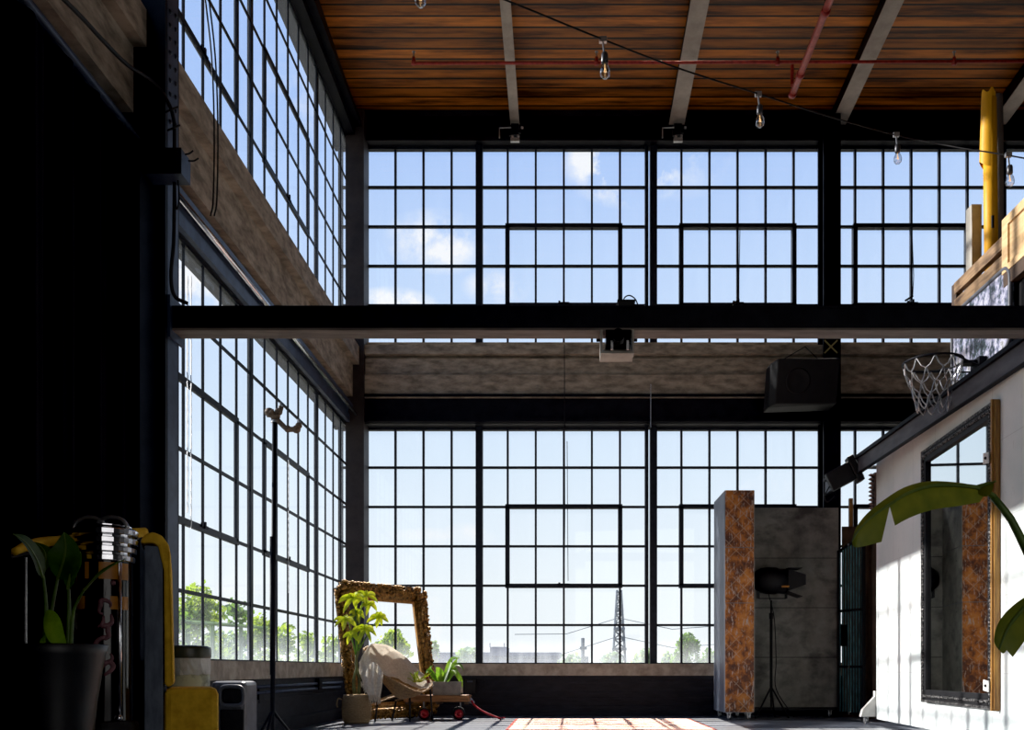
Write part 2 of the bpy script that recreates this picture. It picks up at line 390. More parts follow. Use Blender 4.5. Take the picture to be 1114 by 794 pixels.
# back wall: black apron under the sill, steel lintel over the lower windows, header over the upper ones
m = MB(); m.box(XL-.2, XR, 11.62, YB+.06, 0, LB-.15); m.box(XL-.2, XR, 11.60, 11.62, 0, .13)
for z in (.20, .27, .40, .47): m.box(XL-.0, XR, 11.603, 11.62, z, z+.035)
m.box(XL-.2, XR, 11.76, YB+.06, LT-.004, H+3.9)
m.box(XL-.2, XR, YB-.05, YB+.06, UT-.004, 8.2)
struct('wall_back', m, 'darkwall')
m = MB(); m.box(XL, XR, 11.60, YB+.02, LB-.15, LB); struct('trim_1', m, 'concl')
m = MB(); m.box(XL, XR, 11.58, YB+.05, H+3.95, H+4.064); m.box(XL, XR, 11.68, YB+.05, H+3.91, H+3.95); m.box(XL, XR, 11.63, YB+.05, H+3.705, H+3.91); m.box(XL, XR, 11.66, YB+.05, H+3.69, H+3.705); m.box(XL, XR, 11.585, YB+.05, H+3.40, H+3.69); m.box(XL, XR, 11.75, YB+.02, H+4.06, UB)
for x in (.03, 2.24, -1.1, 4.6): pass
struct('trim_2', m, 'conc')
m = MB(); m.box(XL, XR, 11.56, 11.78, LT+.01, LT+.05); m.box(XL, XR, 11.60, 11.74, LT+.0, H+3.395); m.box(XL, XR, 11.55, 11.78, LT+.33, LT+.36); struct('trim_3', m, 'steel')
m = MB(); m.box(XL, XR, 11.66, 11.79, UT+.0, UT+.06); m.box(XL, XR, 11.72, 11.79, UT+.06, 7.62); struct('trim_4', m, 'steel')
# left wall
m = MB(); m.box(XL-.15, -2.63, YF, YB, 0, LB-.14)
for z in (.10, .30): m.box(-2.64, -2.615, YF, YB, z, z+.03)
m.box(XL-.15, XL+.03, YF, YB, LT-.004, UB-.0)
m.box(XL-.15, XL+.03, YF, YB, UT-.004, 8.8)
m.box(XL-.15, XL+.02, YF, 3.9, LB-.14, 8.8)
struct('wall_left', m, 'darkwall')
m = MB(); m.box(XL-.02, -2.595, YF, YB, LB-.15, LB); struct('trim_5', m, 'concl')
m = MB(); m.box(XL+.02, -2.545, 4.0, 11.62, H+3.80, H+4.03); m.box(XL+.02, -2.63, 4.0, 11.62, H+4.05, UB-.01)
m.box(XL+.02, -2.625, 4.0, 11.62, H+3.40, H+3.80)
struct('trim_6', m, 'conc')
m = MB(); m.box(XL+.02, -2.66, 4.0, 11.6, LT+.0, LT+.10); m.box(XL+.02, -2.62, 4.0, 11.6, LT+.16, LT+.22); m.box(XL+.02, -2.68, 4.0, 11.6, LT+.10, H+3.36); struct('trim_7', m, 'steelblue')
m = MB(); m.box(XL+.02, -2.60, 4.0, 11.75, UT, UT+.10); m.box(XL+.02, -2.52, 4.0, 11.75, UT+.10, UT+.18); m.box(XL+.02, -2.64, 4.0, 11.75, UT+.18, 7.95); struct('trim_8', m, 'steel')
m = MB(); m.box(XR, XR+.2, YF, YB, 0, 9); struct('wall_right', m, 'wallblk')
m = MB(); m.box(XL-.2, XR, YF-.2, YF, 0, 9); struct('wall_front', m, 'wallblk')

# ------------------------------------------------------------------ steel windows
wcount = [0]
def window(axis, s0, ncol, k0, zb, nrow, vent):
    """axis 'x' = back wall, 'y' = left wall; s0 = start along the wall"""
    wcount[0] += 1
    e = bpy.data.objects.new('window_%d' % wcount[0], None); COL.objects.link(e); e['kind'] = 'structure'
    def pt(s, d, z): return (s, YB-d, z) if axis == 'x' else (XL+d, s, z)     # d = towards the room
    e.location = pt(s0, 0, zb)
    def bx(mb, s_0, s_1, d0, d1, z0, z1):
        if axis == 'y': d0 *= .3; d1 *= .3
        a = pt(s_0, d0, z0); b = pt(s_1, d1, z1)
        mb.box(min(a[0],b[0]), max(a[0],b[0]), min(a[1],b[1]), max(a[1],b[1]), min(z0,z1), max(z0,z1))
    s1 = s0+ncol*pp; zt = zb+nrow*qq
    m = MB()
    jw = .042 if axis == 'x' else .026
    bx(m, s0, s0+jw, -.03, .08 if axis == 'x' else .04, zb, zt); bx(m, s1-jw, s1, -.03, .08 if axis == 'x' else .04, zb, zt)
    bx(m, s0, s1, -.03, .04, zb, zb+.022); bx(m, s0, s1, -.03, .04, zt-.03, zt)
    for k in range(1, ncol): bx(m, s0+k*pp-.013, s0+k*pp+.013, -.02, .028, zb, zt)
    for k in range(1, nrow): bx(m, s0, s1, -.016, .024, zb+k*qq-.014, zb+k*qq+.014)
    m.build('window_frame', 'frame', e)
    m = MB(); bx(m, s0+.01, s1-.01, -.003, .003, zb+.01, zt-.01); m.build('glass', 'glass', e)
    if vent:
        a, b = s0+pp, s0+5*pp; z0, z1 = zt-4*qq, zt-2*qq
        m = MB()
        for (u0, u1, v0, v1) in ((a-.03, a+.024, z0, z1), (b-.024, b+.03, z0, z1), (a-.03, b+.03, z0-.028, z0+.024), (a-.03, b+.03, z1-.022, z1+.03)): bx(m, u0, u1, -.04, .045, v0, v1)
        m.build('vent_sash', 'frame', e)
        m = MB(); c = (a+b)/2
        bx(m, c-.05, c+.07, .045, .065, z0+.005, z0+.024); bx(m, c-.012, c+.012, .045, .09, z0+.0, z0+.05); bx(m, c-.07, c-.045, .045, .08, z0+.005, z0+.035)
        m.build('sash_handle', 'steel', e)
X0 = (521.9-VX)/84.71
for (zb, nrow) in ((LT-6*qq, 6), (UT-5*qq, 5)):
    window('x', X0-5*pp, 5, 0, zb, nrow, False)
    for k in range(3 if nrow == 6 else 4):
        window('x', X0+k*6.19*pp, 6, 0, zb, nrow, True)
        # heavy posts between units
    m = MB()
    for k in range(0, 5): m.box(X0+k*6.19*pp-.045, X0+k*6.19*pp+.036, YB-.09, YB+.04, zb, zb+nrow*qq)
    n_ = 'trim_%d' % (9 if nrow == 6 else 10); struct(n_, m, 'frame')
m = MB(); m.box(X0+18.57*pp, XR, YB-.02, YB+.06, LB-.15, LT+.02); m.box(X0+24.76*pp, XR, YB-.02, YB+.06, UB-.02, UT+.05); struct('wall_back_end', m, 'darkwall')
def YK(k):  # mullion k on the left wall
    return F*2.733*(.002943+.0001312*k)
for (zb, nrow) in ((LT-6*qq, 6), (UT-5*qq, 5)):
    window('y', YK(6)+.03, 5, 0, zb, nrow, False)
    window('y', YK(0)+.02, 6, 0, zb, nrow, True)
    window('y', YK(-6)+.01, 6, 0, zb, nrow, True)
    window('y', YK(-12)+.0, 6, 0, zb, nrow, False)
    m = MB()
    for k in (-12, -6, 0, 6): m.box(XL-.02, XL+.014, YK(k)-.022, YK(k)+.026, zb, zb+nrow*qq)
    struct('trim_%d' % (11 if nrow == 6 else 12), m, 'frame')

# ------------------------------------------------------------------ steelwork
t = thing('steel_column', 'riveted black steel column between the black curtain and the left windows', 'column', (-2.6, 5.74, 0), 'steel columns')
m = MB(); m.box(-2.75, -2.43, 5.64, 5.67, 0, 8.05); m.box(-2.75, -2.432, 5.82, 5.845, 0, 8.05); m.box(-2.62, -2.55, 5.67, 5.82, 0, 8.05); m.build('flange', 'steel', t)
m = MB(); m.box(-2.45, -2.428, 5.67, 5.82, 0, 8.05); m.build('side_plate', 'steelblue', t)  # lit side of the black column, put in as a lighter, bluer colour
for k in range(9):
    for y in (5.70, 5.78):
        m = MB(); m.ball((-2.427, y, 3.98+.085*k+ (0 if y < 5.75 else .03)), .017, 1, (.7,1,1)); m.build('rivet', 'boltdark', t, smooth=True)
t = thing('steel_column', 'brown-black steel corner column where the left and back windows meet', 'column', (-2.6, 11.6, 0), 'steel columns')
m = MB(); m.box(-2.715, -2.485, 11.53, 11.57, 0, 7.6); m.box(-2.715, -2.675, 11.57, 11.80, 0, 7.6); m.box(-2.53, -2.487, 11.57, 11.80, 0, 7.6); m.build('flange', 'brownsteel', t)
t = thing('steel_column', 'black steel column right of the back window, behind the hanging speaker', 'column', (3.35, 11.6, 0), 'steel columns')
m = MB(); m.box(3.245, 3.46, 11.46, 11.49, 0, 7.5); m.box(3.245, 3.46, 11.70, 11.73, 0, 7.5); m.box(3.34, 3.37, 11.49, 11.70, 0, 7.5); m.build('flange', 'steel', t)
m = MB(); m.bar(P(897,370,11.455), P(911,384,11.455), .018, .004, (0,1,0)); m.bar(P(897,384,11.453), P(911,370,11.453), .018, .004, (0,1,0)); m.build('tape_cross', 'tape', t)

t = thing('crossbeam', 'long black steel I-beam spanning the room in front of the windows', 'beam', (-2.4, 5.77, 2.69))
m = MB(); m.box(-2.43, 6.6, 5.70, 5.84, 2.828, 2.843); m.box(-2.43, 6.6, 5.755, 5.785, 2.705, 2.828); m.box(-2.43, 6.6, 5.704, 5.72, 2.705, 2.832); m.build('web', 'steel', t)
m = MB(); m.box(-2.43, 6.6, 5.70, 5.845, 2.690, 2.704); m.build('bottom_flange', 'beambottom', t)
m = MB(); m.box(-2.428, -2.413, 5.67, 5.87, 2.64, 2.90); m.build('end_plate', 'steelblue', t)

for i, (x, w, lab) in enumerate(((-.605, .115, 'grey-bottomed steel ceiling joist left of the first light bulb, ending in a clamp'), (1.45, .195, 'wide grey-bottomed steel ceiling joist nearest the middle of the ceiling, ending in a clamp'),
                              (3.505, .185, 'grey-bottomed steel ceiling joist ending on top of the right column'), (5.54, .19, 'grey-bottomed steel ceiling joist at the far right behind the yellow roll'))):
    t = thing('ceiling_joist', lab, 'joist', (x, 11.7, 7.5), 'ceiling joists')
    zb = lambda y: 7.51+.06*(11.75-y)
    def slab(mb, x0, x1, o0, o1, ya=YF+.1, yb=11.76):
        mb.hexa([(x0,ya,zb(ya)+o0),(x1,ya,zb(ya)+o0),(x1,yb,zb(yb)+o0),(x0,yb,zb(yb)+o0),(x0,ya,zb(ya)+o1),(x1,ya,zb(ya)+o1),(x1,yb,zb(yb)+o1),(x0,yb,zb(yb)+o1)])
    m = MB(); slab(m, x-w/2, x+w/2, 0, .012); m.build('bottom_flange', 'joistgrey', t)
    m = MB(); slab(m, x-w/2+.01, x+w/2-.01, .012, .02); slab(m, x-w*.38, x+w*.38, .02, .21); m.build('web', 'steel', t)
    if i < 2:
        c = P(560.5 if i == 0 else 737, 147, 11.62)
        m = MB(); m.box(c.x-.05, c.x+.05, c.y-.05, c.y+.06, c.z-.02, c.z+.12); m.box(c.x-.07, c.x-.04, c.y-.07, c.y-.03, c.z-.04, c.z+.04); m.box(c.x+.03, c.x+.07, c.y-.07, c.y-.03, c.z-.01, c.z+.03)
        cl = m.build('beam_clamp', 'steel', t)
        m = MB(); m.box(c.x-.055, c.x+.055, c.y-.08, c.y-.04, c.z-.12, c.z-.075); m.build('clamp_block', 'zinc', cl)
        m = MB(); m.tube([(c.x-.05,c.y-.06,c.z+.06),(c.x-.195,c.y-.06,c.z+.055),(c.x-.195,c.y-.06,c.z-.07)], .008, 6); m.build('clamp_rod', 'zinc', cl)
        for q in ((-.03,-.07,-.06),(.04,-.07,-.05),(.09,-.06,.06)): m = MB(); m.ball(c+Vector(q), .02, 1); m.build('clamp_bolt', 'zinc', cl)

# sprinkler pipes
t = thing('sprinkler_pipe', 'thin red sprinkler pipe running across under the ceiling joists', 'pipe', (-1.7, 10.44, 7.44))
ZS = H+658*10.44/F
m = MB(); m.tube([(-1.70,10.44,ZS),(6.8,10.44,ZS+.03)], .017, 8); m.build('pipe', 'red', t, smooth=True)
for px in (450, 649, 846, 1038):
    c = P(px, 69, 10.44); m = MB(); m.tube([c+Vector((0,0,-.012)), c+Vector((0,0,.07))], [.03,.018], 8); m.build('pipe_tee', 'red', t, smooth=True)
    m = MB(); m.tube([c+Vector((0,0,.07)), c+Vector((0,0,.13))], .009, 6); m.ring(c+Vector((0,0,.13)), .016, .005, seg=10, s2=5); m.build('sprinkler_head', 'zinc', t)
t = thing('sprinkler_pipe', 'thick faded red pipe hanging lower and pointing towards the windows', 'pipe', (2.567, 10.3, 7.0))
zz = H+624*10.3/F
m = MB(); m.tube([(2.567,4.0,zz+.04),(2.567,10.3,zz)], .036, 12); m.build('pipe', 'pipepink', t, smooth=True)
for y in (10.28, 9.95, 9.0):
    m = MB(); m.tube([(2.567,y-.03,zz),(2.567,y+.03,zz)], .044, 12); m.build('coupling', 'red', t, smooth=True)
m = MB(); m.tube([(2.60,10.15,zz+.03),(2.60,10.44,ZS-.25),(2.60,10.44,ZS-.02)], .02, 8); m.build('riser', 'red', t)
for y in (7.6, 9.0): m = MB(); m.tube([(2.567,y,zz+.03),(2.567,y,zc(y)-.01)], .008, 6); m.build('hanger_rod', 'steel', t)

# string of bulbs
hang = [(455,-38,5.0), (656,43,5.4), (825,102,6.3), (975,146,7.1), (1097,168,6.6)]
m = MB(); m.tube(curve([P(300,-120,4.6), P(455,-36,5.0), P(550,0,5.15), P(656,43,5.4), P(740,75,5.85), P(825,102,6.3), P(900,126,6.7), P(975,147,7.1), P(1040,160,6.85), P(1097,169,6.6), P(1200,188,6.3)], 60), .0052, 6)
solo('string_light_cable', m, 'black', 'black cable sagging across under the ceiling with bare bulbs hung from it', 'cable', P(656,43,5.4), smooth=True)
def bulb(c, label, s=1.0):
    t = thing('light_bulb', label, 'light bulb', c, 'clear bulbs hung on the black cable')
    m = MB(); m.box(c.x-.022, c.x+.022, c.y-.012, c.y+.012, c.z-.012, c.z+.018); m.tube([c+Vector((0,0,-.01)), c+Vector((.004,0,-.05)), c+Vector((.008,0,-.078))], .006, 6); m.build('hook', 'zinc', t)
    m = MB(); m.lathe([(.001,-.070),(.017,-.074),(.020,-.085),(.021,-.128),(.017,-.134),(.001,-.134)], c+Vector((.010,0,0)), 16); m.build('socket', 'bulbmetal', t, smooth=True)
    m = MB(); m.lathe([(.014,-.130),(.016,-.140),(.027,-.165),(.031,-.185),(.028,-.205),(.016,-.219),(.001,-.222)], c+Vector((.012,0,0)), 20); g = m.build('bulb_glass', 'bulbglass', t, smooth=True)
    m = MB(); m.tube([c+Vector((.010,0,-.14)), c+Vector((.010,0,-.165)), c+Vector((.006,0,-.185)), c+Vector((.018,0,-.185)), c+Vector((.014,0,-.165))], .0028, 5); m.build('filament', 'filament', g)
    return t
b0 = bulb(P(656,44,5.4), 'largest clear light bulb, hanging left of the middle ceiling joist')
for (px, py, Y), lab in ((hang[0], 'clear light bulb cut off by the top edge of the photo'), (hang[2], 'clear light bulb hanging just below the end of the thick red pipe'), (hang[3], 'clear light bulb hanging in front of the upper right window'), (hang[4], 'clear light bulb hanging just right of the grey tube')):
    dup(b0, P(px, py+1, Y), lab)

# ------------------------------------------------------------------ things on the crossbeam and walls
t = thing('stage_light', 'beige-yoked black stage light hanging under the crossbeam', 'lamp', P(671,366,5.77))
a = P(653,364,5.75); b = P(689,388,5.75)
m = MB(); m.box(a.x, a.x+.012, 5.69, 5.83, b.z+.01, 2.690); m.box(b.x-.012, b.x, 5.69, 5.83, b.z+.01, 2.690)
m.box(a.x, b.x, 5.68, 5.84, b.z-.002, b.z+.012); m.face([(a.x+.012,5.685,b.z+.012),(b.x-.012,5.685,b.z+.012),(b.x-.012,5.75,b.z+.045),(a.x+.012,5.75,b.z+.045)]); m.build('yoke', 'fixture', t)
m = MB(); m.box(a.x+.03, b.x-.022, 5.65, 5.85, b.z+.045, a.z-.005); m.lathe([(.04,0),(.04,.05),(.03,.05)], ((a.x+b.x)/2, 5.65, (a.z+b.z)/2+.015), 16, (0,-1,0)); hd = m.build('lamp_head', 'blackgloss', t)
for px in (666, 683):
    c = P(px, 374, 5.64); m = MB(); m.box(c.x-.008, c.x+.006, 5.635, 5.65, c.z-.035, c.z+.02); m.build('latch', 'zinc', hd)
for s, x in ((-1, a.x), (1, b.x)):
    m = MB(); m.tube([(x,5.75,a.z-.035),(x+s*.024,5.75,a.z-.035)], .010, 8); m.build('yoke_knob', 'steel', t)
t = thing('power_box', 'small black box with a looped wire sitting on top of the crossbeam', 'electrical box', P(681,331,5.77))
a = P(672,331,5.77); b = P(690,324,5.77); m = MB(); m.box(a.x, b.x, 5.72, 5.82, 2.843, 2.884); m.box(a.x-.005, b.x+.004, 5.715, 5.825, 2.881, 2.887); m.build('case', 'black', t)
m = MB(); m.tube(curve([(a.x+.03,5.75,2.885),(a.x+.045,5.75,2.915),(a.x+.075,5.75,2.925),(a.x+.11,5.75,2.90),(a.x+.13,5.75,2.847)], 20), .004, 6); m.build('wire', 'black', t)
t = thing('junction_box', 'blue-black electrical junction box with cable on the left steel column', 'electrical box', (-2.40, 5.60, 3.55))
m = MB(); m.box(-2.50, -2.276, 5.506, 5.64, 3.555, 3.705); m.build('case', 'steelblue', t)
m = MB(); m.box(-2.505, -2.275, 5.50, 5.506, 3.553, 3.707); m.lathe([(.001,.004),(.025,.004),(.025,0)], (-2.42,5.50,3.67), 16, (0,-1,0)); m.build('cover', 'black', t)
m = MB(); m.tube(curve([P(60,-10,4.58), P(90,20,4.84), P(110,42,5.03), P(138,70,5.33), P(165,88,5.58), P(181,108,5.61), P(189,130,5.62), P(190,165,5.62)], 40), .012, 8)
for (x, y) in ((184,120),(186,140)): m.tube([P(x-4,y+2,5.60), P(x+10,y-4,5.60)], .006, 6)
m.build('cable', 'black', t, smooth=True)
m = MB(); m.tube(curve([P(190,190,5.61), P(189,260,5.61), P(186,300,5.61), P(190,322,5.64), P(204,330,5.7)], 30), .012, 8); m.build('cable', 'black', t, smooth=True)
m = MB(); m.tube(curve([P(193,190,5.58), P(195,215,5.6), P(192,228,5.6), P(191,205,5.6)], 16), .005, 6); m.build('cable_tail', 'black', t)
m = MB(); m.tube(curve([P(201,168,5.56),P(206,167,5.57),P(210,164,5.58)],8), .005, 6); m.build('cable_tail', 'black', t)
m = MB(); m.tube(curve([P(205,175,5.58),P(211,175,5.58),P(216,172,5.58)],8), .005, 6); m.build('cable_tail', 'black', t)

t = thing('loudspeaker', 'black loudspeaker hung tilted against the right window column', 'speaker', P(875,410,11.0))
m = MB(); a = P(846,391,10.95); b = P(913,436,10.95)
m.prism([(a.x,10.90,a.z),(a.x-.07,10.99,a.z-.03),(a.x-.085,11.2,a.z-.03),(b.x,11.22,a.z),(b.x,10.90,a.z)], (0,.16,b.z-a.z)); m.build('cabinet', 'black', t, bevel=.012)
m = MB(); nn = Vector((0,-(a.z-b.z),-.16)).normalized(); m.lathe([(.001,.006),(.05,.006),(.11,.002),(.13,.008),(.145,.008),(.15,0)], (a.x+.25,10.98,(a.z+b.z)/2), 24, nn); m.build('woofer', 'black', t, smooth=True)
m = MB(); m.tube([P(852,391,11.0), P(876,377,11.25), P(890,391,11.1)], .006, 6); m.build('hanging_wire', 'steel', t)

# chains and cords on the windows
def chain(px, y0, y1, Y, label, mat='zinc', r=.0035, sag=0, name='pull_chain', grp='window pull chains'):
    m = MB(); a = P(px, y0, Y); b = P(px, y1, Y); n = 40; pts = []
    for i in range(n+1):
        q = lerp(a, b, i/n); q.x += sag*math.sin(math.pi*i/n)+.002*(1 if i%2 else -1); pts.append(q)
    m.tube(pts, r, 6); return solo(name, m, mat, label, 'chain', a, grp)
chain(204, 300, 558, 6.45, 'pale pull chain hanging in front of the left window closest to the riveted column')
chain(208, 300, 575, 6.5, 'second strand of the pale chain beside the riveted column')
chain(314, 500, 645, 8.9, 'short pull chain hanging on the left window behind the black pole')
chain(708, 418, 465, 11.535, 'short pale chain hanging from the concrete beam above the lower back windows', r=.006)
m = MB(); m.tube([P(614,375,11.53), P(614.5,560,11.55), P(613,720,11.57)], .005, 6); m.tube([P(617,480,11.55), P(618,632,11.56)], .004, 6); solo('window_cord', m, 'black', 'thin dark cord hanging down the middle lower back window', 'cord', P(614,375,11.53))
m = MB(); m.tube([P(805,248,11.7), P(804,300,11.7), P(804,326,11.68)], .005, 6); m.tube([P(804,326,11.68), P(797,331,11.66)], .014, 6); solo('window_cord', m, 'black', 'thin dark cord on the upper back window left of the right column', 'cord', P(805,248,11.7))
m = MB(); m.tube([P(992,246,11.7), P(994,300,11.7), P(993,322,11.7)], .005, 6); m.tube([P(993,322,11.7), P(985,327,11.68)], .014, 6); solo('window_cord', m, 'black', 'thin dark cord on the far right upper back window', 'cord', P(992,246,11.7))
m = MB()
for dx in (0, 4): m.tube(curve([P(221+dx,-20,6.4), P(230+dx,60,6.55), P(233+dx,140,6.6), P(232+dx,215,6.55), P(229+dx,235,6.55)], 20), .006, 6)
solo('hanging_cable', m, 'black', 'pair of thin dark cables hanging across the concrete beam on the left wall', 'cable', P(230,60,6.95))

# conduit on the low left wall
t = thing('conduit', 'black electrical conduit with two boxes along the wall below the left sill', 'conduit', (-2.6, 9, .4))
m = MB(); m.tube([P(262,755,7.5), P(370,752-5,10.8)], .014, 8); m.tube([P(262,748,7.5), P(372,742,10.9)], .014, 8); m.build('pipe', 'steelblue', t, smooth=True)
for (px, py, Y) in ((281,757,8.0), (346,744,9.85)):
    c = P(px, py, Y); m = MB(); m.box(-2.63, c.x+.03, c.y-.06, c.y+.06, c.z-.06, c.z+.06); m.build('outlet_box', 'steel', t)
t = thing('wall_outlet', 'small black electrical box low on the back wall beside the cement planter', 'outlet', P(512,747,11.58))
a = P(506,754,11.58); b = P(518,739,11.58); m = MB(); m.box(a.x, b.x, 11.54, 11.62, a.z, b.z); m.build('case', 'black', t)
m = MB(); m.box(a.x+.03, b.x-.04, 11.532, 11.54, b.z-.035, b.z-.015); m.build('cover_plate', 'steelblue', t)

# curtain track (pipe) and curtain
m = MB(); m.tube([(-2.56,2.9,H+3.19),(-2.56,5.62,H+3.19)], .016, 10); solo('curtain_track', m, 'steelblue', 'metal track along the top of the black curtain', 'curtain rail', (-2.56,4,H+3.19), smooth=True)
m = MB(); m.tube([(-2.55,5.86,H+3.14),(-2.54,11.35,H+3.12)], .020, 10); solo('wall_pipe', m, 'chrome', 'shiny metal pipe running along the left wall above the lower windows', 'pipe', (-2.55,7,H+3.14), smooth=True)
m = MB()
def curtain_mesh(m, x0, y0, y1, z0, z1, amp=.04, nf=9, n=150, axis='y'):
    rows = []
    for k in range(2):
        z = (z0, z1)[k]; row = []
        for i in range(n+1):
            u = i/n; s = y0+(y1-y0)*u; a = amp*(math.sin(u*nf*2*math.pi)+.35*math.sin(u*nf*4.7*math.pi+1))*(1 if k == 0 else .6)
            row.append(m.b.verts.new((x0+a, s, z) if axis == 'y' else (s, x0+a, z)))
        rows.append(row)
    for i in range(n): m.b.faces.new((rows[0][i], rows[0][i+1], rows[1][i+1], rows[1][i]))
curtain_mesh(m, -2.575, 2.9, 5.60, .03, H+3.17, .03)
solo('curtain', m, 'curtain', 'wide black curtain hanging from the track along the left wall', 'curtain', (-2.575,4,0), smooth=True)
m = MB(); curtain_mesh(m, 2.6, -2.6, -1.553, .02, 4.2, .025, 4, 80, 'x')
solo('curtain', m, 'curtain', 'black curtain edge standing in the dark at the extreme left of the photo', 'curtain', (-2.0,2.6,0), smooth=True)

# ------------------------------------------------------------------ left foreground
# planter with dieffenbachia
t = thing('potted_plant', 'dark leafed plant with striped leaves in a big flared charcoal planter', 'plant', (-2.205, 4.0, 0))
C = Vector((-2.205,4.0,0))
m = MB(); m.lathe([(.001,.0),(.125,.0),(.135,.02),(.15,.25),(.168,.45),(.20,.66),(.214,.70),(.206,.705),(.196,.69),(.15,.66)], C, 40); m.build('planter', 'planter', t, smooth=True)
m = MB(); m.lathe([(.001,.665),(.19,.665)], C, 30); m.build('soil', 'soil', t)
Yp = 4.0
def leafpart(pts, w, up, mat, par, rib=None, fold=.2, name='leaf', n=14):
    cv = curve(pts, n); k = len(cv); ws = []
    for i in range(k):
        u = i/(k-1); ws.append(max(.002, w*(math.sin(math.pi*min(1, u**.75)))**.8))
    m = MB(); m.leaf(cv, ws, up, fold); o = m.build(name, mat, par, smooth=True)
    if rib:
        m = MB(); off = Vector((0,-.004,.0)); m.tube([p+off for p in cv], [.005*(1-.8*i/(k-1))+.001 for i in range(k)], 5); m.build('midrib', rib, o)
    return o
def stem(pts, r, par, mat='greenstem', name='stem'):
    m = MB(); cv = curve(pts, 14); m.tube(cv, [r*(1-.4*i/len(cv)) for i in range(len(cv))], 7); return m.build(name, mat, par, smooth=True)
stem([P(48,704,4.0), P(50,660,4.0), P(47,626,3.98)], .010, t)
stem([P(52,704,4.0), P(56,665,3.98), P(63,628,3.97)], .010, t)
stem([P(74,704,4.0), P(75,660,4.0), P(74,632,3.98)], .010, t)
stem([P(77,704,4.0), P(80,665,4.0), P(92,640,3.95)], .009, t)
leafpart([P(47,628,3.98), P(40,608,3.92), P(28,590,3.85), P(15,581,3.8)], .040, (.55,-.6,.6), 'leafdark', t, 'leafvein')
leafpart([P(63,630,3.97), P(69,612,3.93), P(72,596,3.92), P(70,579,3.93)], .066, (.25,-1,.15), 'leafdark', t, 'leafvein', .12)
leafpart([P(47,622,4.02), P(50,606,4.05), P(46,596,4.06), P(35,589,4.08)], .030, (.3,-.5,.8), 'leafdark', t, 'leafvein')
leafpart([P(74,641,3.97), P(78,622,3.95), P(84,612,3.94), P(88,600,3.94)], .042, (-.3,-1,.1), 'leafdark', t, 'leafvein')
leafpart([P(92,642,3.95), P(105,628,3.93), P(120,617,3.92), P(137,608,3.9)], .026, (-.2,-.6,.8), 'leafdark', t, 'leafvein')
leafpart([P(51,664,3.9), P(58,680,3.86), P(64,695,3.84), P(72,702,3.85)], .046, (-.4,-1,.3), 'leafmid', t, None, .12)
leafpart([P(44,703,3.95), P(47,697,3.92), P(50,690,3.92)], .012, (0,-1,0), 'leafmid', t)

# glass tube column
t = thing('bubble_tube', 'tall black display tube with stacked chrome rings and orange bands beside the plant', 'display tube', (-2.28,4.6,0))
C = Vector((-2.28,4.6,0)); zz = lambda py: H+(VY-py)*4.6/F
m = MB(); m.lathe([(.001,0),(.155,0),(.155,zz(790)),(.145,zz(784)),(.128,zz(783)),(.001,zz(783))], C, 36); m.build('plinth', 'black', t, smooth=False)
m = MB(); m.lathe([(.126,zz(783)),(.126,zz(612))], C, 36); m.build('tube', 'blackgloss', t, smooth=True)
m = MB()
for k in range(4):
    z0 = zz(612-k*9.4); z1 = zz(612-k*9.4-6.5); rr = (.136,.143,.149,.149)[k]
    m.lathe([(.120,z0),(rr-.004,z0),(rr,z0+.004),(rr,z1-.004),(rr-.004,z1),(.120,z1),(.120,z1+.02)], C, 36)
m.build('ring_stack', 'chrome', t)
m = MB(); m.lathe([(.138,zz(576)),(.11,zz(573)),(.001,zz(572))], C, 30); m.build('cap', 'black', t)
for s, cx in ((-1, -.055), (1, .055)):
    m = MB(); pts = [C+Vector((cx+.078*math.cos(a), -.05, zz(577)+.058*math.sin(a))) for a in [math.pi*k/14 for k in range(15)]]; m.tube(pts, .010, 8); m.build('handle', 'zinc', t, smooth=True)
def band(z0, z1, a0, a1, mat, r=.1275, name='band'):
    m = MB(); m.lathe([(r,z0),(r,z1)], C, 16, (0,0,1), a0, a1); return m.build(name, mat, t)
band(zz(632), zz(614), -1.35, -.2, 'orangeband'); band(zz(664), zz(650), -2.9, -1.9, 'orangeband'); band(zz(664), zz(650), -.95, -.2, 'orangeband')
band(zz(658), zz(652), -2.8, -2.2, 'sticker', .129, 'sticker'); band(zz(632), zz(614), -1.9, -1.72, 'orangeband')
m = MB(); cc = C+Vector((math.cos(-2.42)*.129, math.sin(-2.42)*.129, zz(677))); ax = Vector((math.cos(-2.42), math.sin(-2.42), 0)); sd = Vector((-ax.y, ax.x, 0)); m.face([cc+sd*.03*math.cos(a)+Vector((0,0,.045*math.sin(a)))+ax*.004*math.cos(a)**2 for a in [2*math.pi*k/20 for k in range(20)]]); m.build('sticker', 'sticker', t)
